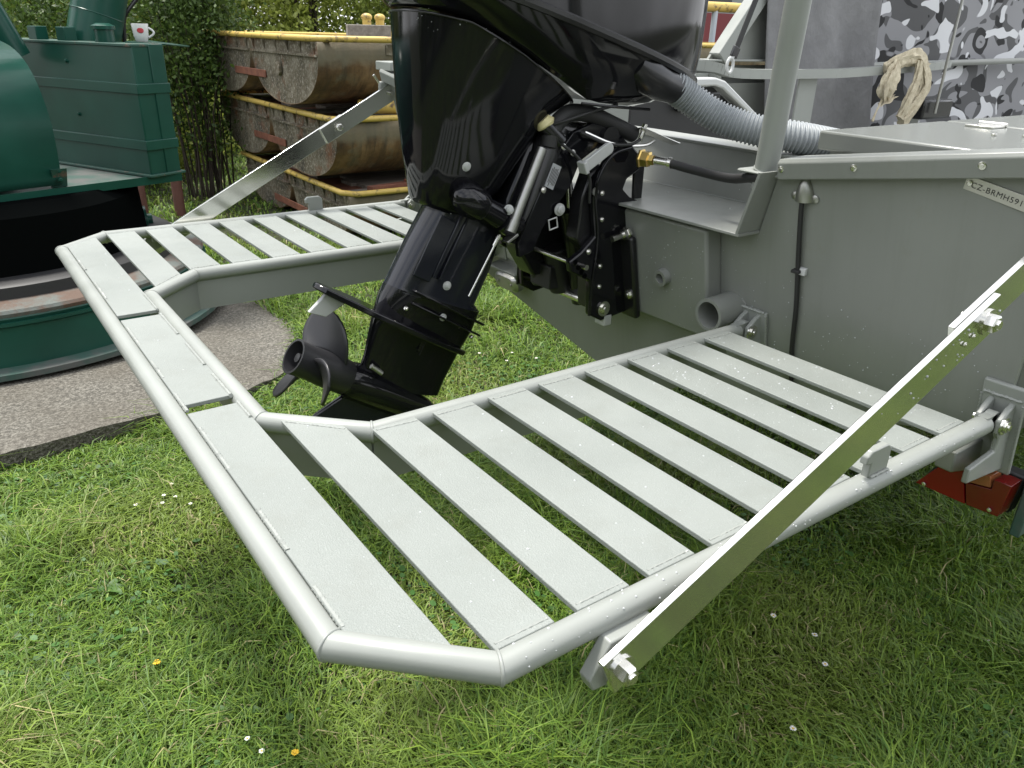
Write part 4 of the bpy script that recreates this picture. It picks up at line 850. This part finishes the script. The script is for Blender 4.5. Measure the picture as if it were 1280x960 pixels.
bo = thing('yellow_buoy', (-1.62, -3.98, .93), 'yellow capped pipe end between the top and middle pontoons', 'pipe')
b = MB(); b.cyl((-1.52, -3.86, .965), (-1.30, -4.1, .955), .05, 16); b.build('pipe', 'yellow_paint', bo); b = MB(); b.cyl((-1.53, -3.85, .965), (-1.56, -3.82, .966), .042, 16); b.build('cap', 'black_satin', bo)
for i in range(4):
    b = MB(); x = -1.5-.35*i; b.obox((x, -3.92-.05*i, .40+.012*i), (.95, .25-.1*i, .02), (-.25, .95, 0), (0, 0, 1), .28, .035, .018)
    tag(b.build('broken_board', 'rust', None, bevel=.003), 'rust brown broken board lying loose on the bottom pontoon', 'board', 'broken boards on the bottom pontoon')
# railing and buildings far behind, right of the outboard
rl = thing('yellow_railing', (-8.5, -7.4, 0), 'yellow pipe railing with pale posts far behind the boat', 'railing')
b = MB(); b.tube([(-16, -7.4, 1.95), (-6.2, -7.4, 1.88)], .07, 12); b.build('top_rail', 'yellow_rail', rl) if 'yellow_rail' in MATS else b.build('top_rail', 'yellow_paint', rl)
for x in (-8.0, -8.75, -9.5, -10.4):
    b = MB(); b.cyl((x, -7.4, 0), (x, -7.4, 1.86), .045, 10); b.build('post', 'far_post', rl)
fb = thing('far_barge', (-14, -11, 0), 'dark red and grey barge far behind the yellow railing', 'barge')
b = MB(); b.box(-24, -7, -13, -11, 0, 1.95); b.build('hull_side', 'far_red', fb); b = MB(); b.box(-24, -7.5, -13, -11.2, 1.95, 3.2); b.build('cabin', 'far_grey', fb)
for i in range(7):
    b = MB(); b.box(-9-1.5*i, -8.2-1.5*i, -11.2, -11.15, 2.15, 2.75); b.build('window', 'black_satin', fb)

# ------------------------------------------------------------------ green slewing machine
gm = thing('green_machine', (1.3, -3.3, .08), 'green painted slewing machine with round base, tank and curved guard', 'machine')
c0 = (1.20, -3.36, .075)
b = MB(); b.lathe(c0, (0, 0, 1), [(0, 1.14), (.025, 1.14), (.03, 1.09)], 72); b.build('base_flange', 'worn_deck', gm, 30)
b = MB(); b.lathe(c0, (0, 0, 1), [(.02, 1.06), (.20, 1.045), (.21, 1.06), (.225, 1.06), (.225, 1.045), (.24, 1.05), (.25, 1.04)], 72); b.build('base_drum', 'green_paint', gm, 30)
b = MB(); b.lathe(c0, (0, 0, 1), [(.245, 1.045), (.262, 1.05), (.275, 1.04), (.29, .93)], 72); b.build('rail_ring', 'rust_ledge', gm, 30)
b = MB(); b.lathe(c0, (0, 0, 1), [(.28, .93), (.34, .92), (.35, .90)], 72); b.build('upper_ring', 'black_matte', gm, 30)  # black colour stands in for the shade under the deck
b = MB(); b.lathe(c0, (0, 0, 1), [(.285, .78), (.60, .76), (.65, .7)], 72); b.build('slew_drum', 'dark_void', gm, 30)  # deck shade put into the near-black colour
dd = V(-.958, -.287, 0); dq = V(-dd.y, dd.x, 0)                  # along the deck edge, and outward
if dq.y < 0: dq = -dq
dk = V(.27, -3.01, .75)
def dpt(s_, o_, z): p = dk-dd*s_-dq*o_; return V(p.x, p.y, z)
b = MB(); b.hexa([dpt(0, 0, .725), dpt(2.6, 0, .725), dpt(2.6, 1.6, .725), dpt(0, 1.6, .725), dpt(0, 0, .75), dpt(2.6, 0, .75), dpt(2.6, 1.6, .75), dpt(0, 1.6, .75)]); b.build('deck', 'worn_deck', gm, bevel=.003)
b = MB(); b.hexa([dpt(-.004, -.006, .715), dpt(2.6, -.006, .715), dpt(2.6, 0, .715), dpt(-.004, 0, .715), dpt(-.004, -.006, .755), dpt(2.6, -.006, .755), dpt(2.6, 0, .755), dpt(-.004, 0, .755)]); b.build('deck_edge', 'green_paint', gm)
b = MB(); b.hexa([dpt(.25, .75, .36), dpt(2.4, .75, .36), dpt(2.4, 1.3, .36), dpt(.25, 1.3, .36), dpt(.25, .75, .724), dpt(2.4, .75, .724), dpt(2.4, 1.3, .724), dpt(.25, 1.3, .724)]); b.build('underframe', 'dark_void', gm)  # near-black colour carries the shade below the deck
b = MB(); b.bar(dpt(.72, .25, .66), dpt(2.2, .25, .66), .03, .05, (0, 0, 1)); b.build('frame_beam', 'worn_deck', gm)
# tank
tA = V(.425, -2.95, 0); td = V(.436, -.90, 0).normalized(); tn = V(-.90, -.436, 0).normalized(); TZ0, TZ1 = .752, 1.375
def tk(s_, o_, z): p = tA+td*s_+tn*o_; return V(p.x, p.y, z)
def tbox(s0, s1, o0, o1, z0, z1, nm, m, par=gm, bev=.003): b = MB(); b.hexa([tk(s0, o0, z0), tk(s1, o0, z0), tk(s1, o1, z0), tk(s0, o1, z0), tk(s0, o0, z1), tk(s1, o0, z1), tk(s1, o1, z1), tk(s0, o1, z1)]); return b.build(nm, m, par, bevel=bev)
tbox(0, 1.5, 0, .17, TZ0, TZ1, 'tank', 'green_paint', bev=.006); tbox(-.006, 1.5, .095, .18, TZ0-.002, TZ1+.008, 'tank_back', 'green_paint')
for z in (.885, 1.155): tbox(-.012, 1.5, -.010, .186, z, z+.048, 'tank_band', 'green_paint')
tbox(-.004, 1.5, -.008, .17, TZ1-.004, TZ1+.010, 'tank_top', 'green_chipped'); tbox(-.02, 1.5, -.02, .20, .7525, .766, 'tank_foot', 'green_chipped')
for s_, z in ((.52, 1.29), (.50, 1.03)): bolt('rivet', tk(s_, 0, z), -tn, .009, gm, 'green_paint')
# cups and blocks on the tank top
for s_ in (.56, .80): tbox(s_-.036, s_+.036, .02, .085, TZ1+.008, TZ1+.075, 'cap_block', 'green_paint'); 
b = MB(); p = tk(.28, .07, TZ1+.008); b.lathe(p, (0, 0, 1), [(0, .048), (.06, .046), (.062, .056), (.078, .056), (.09, .03)], 20); b.build('filler_cap', 'green_paint', gm, 40)
# curved guard
gp = curve([(-2.91, .765), (-2.93, .95), (-3.00, 1.14), (-3.10, 1.28), (-3.25, 1.37), (-3.45, 1.395)], 24); b = MB()
for q in (0,):
    r0 = [dpt(.58+(.03*(1.39-p.y)), -(p.x+2.93)+.02, p.y) for p in [Vector((a[0], a[1], 0)) for a in [(q_[0], q_[1]) for q_ in curve([(-2.93, .765, 0), (-2.92, .92, 0), (-2.94, 1.08, 0), (-3.03, 1.25, 0), (-3.18, 1.35, 0), (-3.42, 1.40, 0)], 24)]]]
    r1 = [p-dd*2.0 for p in r0]; m = len(r0); b.add(r0+r1, [(i, i+1, m+i+1, m+i) for i in range(m-1)])
b.build('curved_guard', 'green_paint', gm, 50, solid=.008)
b = MB(); b.hexa([dpt(.57, .03, .752), dpt(.64, .03, .752), dpt(.64, .045, .752), dpt(.57, .045, .752), dpt(.57, .0, .84), dpt(.64, .0, .84), dpt(.64, .012, .84), dpt(.57, .012, .84)]); b.build('guard_foot', 'green_chipped', gm)
for z in (.79, .83): bolt('rivet', dpt(.605, .01, z), dq, .009, gm, 'green_paint')
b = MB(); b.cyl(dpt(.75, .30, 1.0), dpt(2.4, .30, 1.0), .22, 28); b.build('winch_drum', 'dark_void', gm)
# sloping pipes
b = MB(); b.cyl((.507, -3.60, 1.30), (.15, -3.6, 2.4), .132, 32); b.lathe((.440, -3.60, 1.51), (-.357, 0, 1.1), [(0, .132), (.003, .1345), (.006, .132)], 32); b.build('jib_leg', 'green_paint', gm, 40)
b = MB(); b.cyl((.855, -3.60, 1.30), (1.25, -3.6, 2.4), .068, 24); b.build('strut', 'green_paint', gm, 40)
b = MB(); b.tube(curve([(.325, -3.6, 1.37), (.315, -3.6, 1.46), (.295, -3.6, 1.52), (.225, -3.6, 1.60), (.05, -3.62, 1.80)], 20), .011, 10); b.build('hand_rail', 'black_satin', gm)
b = MB(); b.bar((1.05, -3.52, 1.42), (1.13, -3.48, 1.62), .05, .006, (1, 0, 0)); b.build('maker_plate', 'worn_deck', gm)
# shelf plate with posts
b = MB(); b.hexa([V(.40, -3.20, 1.383), V(.24, -3.05, 1.379), V(.02, -3.45, 1.360), V(.20, -3.70, 1.383), V(.40, -3.20, 1.391), V(.24, -3.05, 1.387), V(.02, -3.45, 1.368), V(.20, -3.70, 1.391)]); b.build('shelf', 'green_paint', gm, bevel=.002)
# roller bracket under the deck
b = MB(); b.lathe((.53, -3.42, .44), (-.95, .1, 0), [(-.02, .09), (.10, .095), (.11, .08), (.13, .08), (.135, .035), (.16, .035)], 24); b.build('roller', 'green_paint', gm, 40)
b = MB(); b.hexa([V(.56, -3.26, .075), V(.42, -3.28, .075), V(.46, -3.5, .075), V(.60, -3.5, .075), V(.53, -3.32, .46), V(.45, -3.33, .46), V(.46, -3.5, .46), V(.56, -3.5, .46)]); b.build('roller_arm', 'green_chipped', gm, bevel=.006)
# mug
mg = thing('mug', (.31, -3.36, 1.39), 'white mug with red printed emblem on the green shelf plate', 'mug')
mc = V(.29, -3.33, 1.387)
b = MB(); b.lathe(mc, (0, 0, 1), [(0, .026), (.004, .030), (.03, .037), (.085, .042), (.088, .041), (.085, .038), (.02, .030), (.015, .0)], 28); b.build('cup', 'white_ceramic', mg, 40)
hd = V(-.95, .3, 0).normalized()
b = MB(); b.tube([mc+hd*(.036+.028*math.sin(math.pi*k/12))+V(0, 0, .022+.048*k/12) for k in range(13)], .0055, 10); b.build('handle', 'white_ceramic', mg, 60)
em = V(.21, .98, 0).normalized(); es = V(-em.y, em.x, 0)
b = MB(); q = [[mc+em*0+(em*math.cos(a)+es*math.sin(a))*(.0405+.0015*0)+V(0, 0, zz) for a in [(-.42+.84*i/8)*math.sqrt(max(0.05, 1-((zz-.055)/.013)**2)) for i in range(9)]] for zz in [.043+.024*j/8 for j in range(9)]]
b.sheet(q); b.build('emblem', 'print_red', mg, 80, solid=.0008)
# rusty pipe posts
def post(x, y, r, zt, lb): b = MB(); b.tube([(x, y, -.05), (x, y, zt*.5), (x+.004, y, zt)], r, 14); tag(b.build('pipe_post', 'rust_post'), lb, 'post', 'rusty posts beside the machine')
post(-.235, -5.40, .042, 1.30, 'tall rust brown pipe post at the right edge of the green machine')
post(.06, -5.35, .042, .80, 'right one of two rust brown pipe posts standing close together under the deck')
post(.16, -5.45, .042, .80, 'left one of two rust brown pipe posts standing close together under the deck')

# ------------------------------------------------------------------ shrubs and trees
BELT = True
def foliage(name, blobs, nl, size, cols, par, seed, clump=.16):
    g = np.random.default_rng(seed); tot = sum(bl[6] for bl in blobs); P = []
    for (x, y, z, rx, ry, rz, wgt) in blobs:
        m = int(nl*wgt/tot); nc = max(8, m//60); u = g.normal(size=(nc, 3)); u /= np.linalg.norm(u, axis=1)[:, None]; u *= (g.uniform(.35, 1.05, nc)**.5)[:, None]
        cc = np.array([x, y, z])+u*np.array([rx, ry, rz]); idx = g.integers(0, nc, m); P.append(np.concatenate([cc[idx]+g.normal(0, clump, (m, 3))*np.array([1, 1, .75]), g.random(nc)[idx][:, None]], 1))
    P = np.concatenate(P); P = P[P[:, 2] > .02]; n_ = len(P); d = g.normal(size=(n_, 3)); d[:, 2] -= .3; d /= np.linalg.norm(d, axis=1)[:, None]; e = np.cross(d, g.normal(size=(n_, 3))); e /= np.linalg.norm(e, axis=1)[:, None]
    s_ = size*g.uniform(.6, 1.35, n_)[:, None]; c = P[:, :3]; v = np.stack([c, c+d*s_*.5+e*s_*.28, c+d*s_, c+d*s_*.5-e*s_*.28], 1)
    a, b_ = np.array(cols[0]), np.array(cols[1]); t = np.clip(.6*P[:, 3]+.4*g.random(n_), 0, 1)[:, None]; col = (a*(1-t)+b_*t)*g.uniform(.75, 1.3, n_)[:, None]
    return np_mesh(name, v.reshape(-1, 3), np.arange(n_*4), np.full(n_, 4), 'leaf', col, par)
def stems(par, x, y, n_, sp, h_, r, seed):
    random.seed(seed); b = MB()
    for i in range(n_):
        a = random.uniform(0, 6.28); q = sp*math.sqrt(random.random()); x0_, y0_ = x+math.cos(a)*q*.8, y+math.sin(a)*q*.8
        b.tube(curve([(x0_, y0_, -.02), (x0_+random.uniform(-.08, .08), y0_+random.uniform(-.08, .08), h_*.5), (x+math.cos(a)*q*1.7+random.uniform(-.1, .1), y+math.sin(a)*q*1.7, h_*random.uniform(.8, 1.05))], 6), [r*(1-.11*k) for k in range(7)], 6)
    b.build('stem', 'bark', par, 60); random.seed(7)
DK = ((.026, .055, .012), (.095, .155, .030)); LT = ((.13, .18, .026), (.34, .38, .08)); MD = ((.08, .13, .022), (.25, .30, .06))
def shrub(name, x, y, blobs, nl, size, cols, label, cat, seed, ns=16, sp=.3, h_=1.4, r=.012, clump=.13, group='shrubs behind the pontoons'):
    e = thing(name, (x, y, 0), label, cat, group); foliage('crown', blobs, nl, size, cols, e, seed, clump); stems(e, x, y, ns, sp, h_, r, seed)
shrub('dark_shrub', -.75, -6.2, [(-.70, -6.25, 1.35, .42, .42, .45, 3), (-.78, -6.3, .85, .34, .34, .40, 1.0), (-.72, -6.3, 1.9, .45, .4, .4, 2)], 15000, .044, DK, 'dark green many stemmed shrub between the machine and the pontoons', 'shrub', 21, 34, .30, 1.5, .009)
shrub('dark_shrub', .15, -6.9, [(.1, -6.9, 1.2, .6, .5, .6, 2), (.1, -6.9, .55, .6, .5, .45, 1.2)], 11000, .046, DK, 'dark shrub half hidden behind the rusty posts', 'shrub', 22, 20, .4, 1.3)
shrub('ivy_shrub', -.6, -7.6, [(-.6, -7.6, .5, .8, .5, .5, 1)], 8000, .055, LT, 'low pale leafed shrub glowing behind the dark stems', 'shrub', 23, 8, .4, .7)
specs = [('light_tree', 2.6, -9.5, 1.5, LT, 'yellow green tree at the far left behind the jib leg'), ('light_tree', .9, -9.8, 1.3, MD, 'mid green tree behind the tank and the mug'), ('light_tree', -1.0, -9.6, 1.25, LT, 'yellow green tree behind the dark shrub'),
         ('light_tree', -3.4, -10.2, 1.5, LT, 'pale green tree behind the yellow bollard'), ('light_tree', -5.6, -9.8, 1.4, MD, 'mid green tree just left of the outboard cowl')]
for i, (nm, x, y, r_, c_, lb) in enumerate(specs):
    shrub(nm, x, y, [(x, y, 1.2, r_, .9, 1.0, 2), (x-.4, y-.3, 2.5, r_*.9, .9, .9, 2), (x+.6, y-.2, 1.9, r_*.8, .8, .9, 1.4), (x-.7, y+.3, .7, r_*.8, .6, .6, 1.2), (x+.3, y-.5, 3.4, r_*.7, .8, .7, 1.)], 26000, .075, c_, lb, 'tree', 30+i, 7, .3, 2.8, .035, .20, 'trees behind the yard')
for i, (x, y) in enumerate(((5.2, -12.5), (-9.0, -14.5), (-.5, -14.0), (-5.0, -15.0))):
    shrub('tall_tree', x, y, [(x, y, 2.2, 2.6, 1.2, 2.0, 3), (x+.8, y, 4.4, 2.0, 1.2, 1.5, 2), (x-1., y, 5.6, 1.8, 1.2, 1.3, 1.4)], 22000, .12, MD if i % 2 else DK, ['tall tree beyond the left edge behind the machine', 'tall tree far behind the cowl and the railing', 'tall dark tree in the gap above the dark shrub', 'tall tree far behind the pontoon bollard'][i], 'tree', 50+i, 4, .3, 4.5, .08, .32, 'trees behind the yard')

# the wooded edge of the yard on the photographer's side, seen only as dark reflections
bl_ = []
for k in range(13):
    a = R(-25+11*k); bl_.append((1.3+9.5*math.cos(a), 1.5+9.5*math.sin(a), 2.1, 1.5, 1.5, 2.0, 1))
tb = foliage('tree_belt', bl_, 26000, .30, MD, None, 77, .35); tag(tb, 'belt of trees along the near side of the yard', 'trees', kind='stuff')
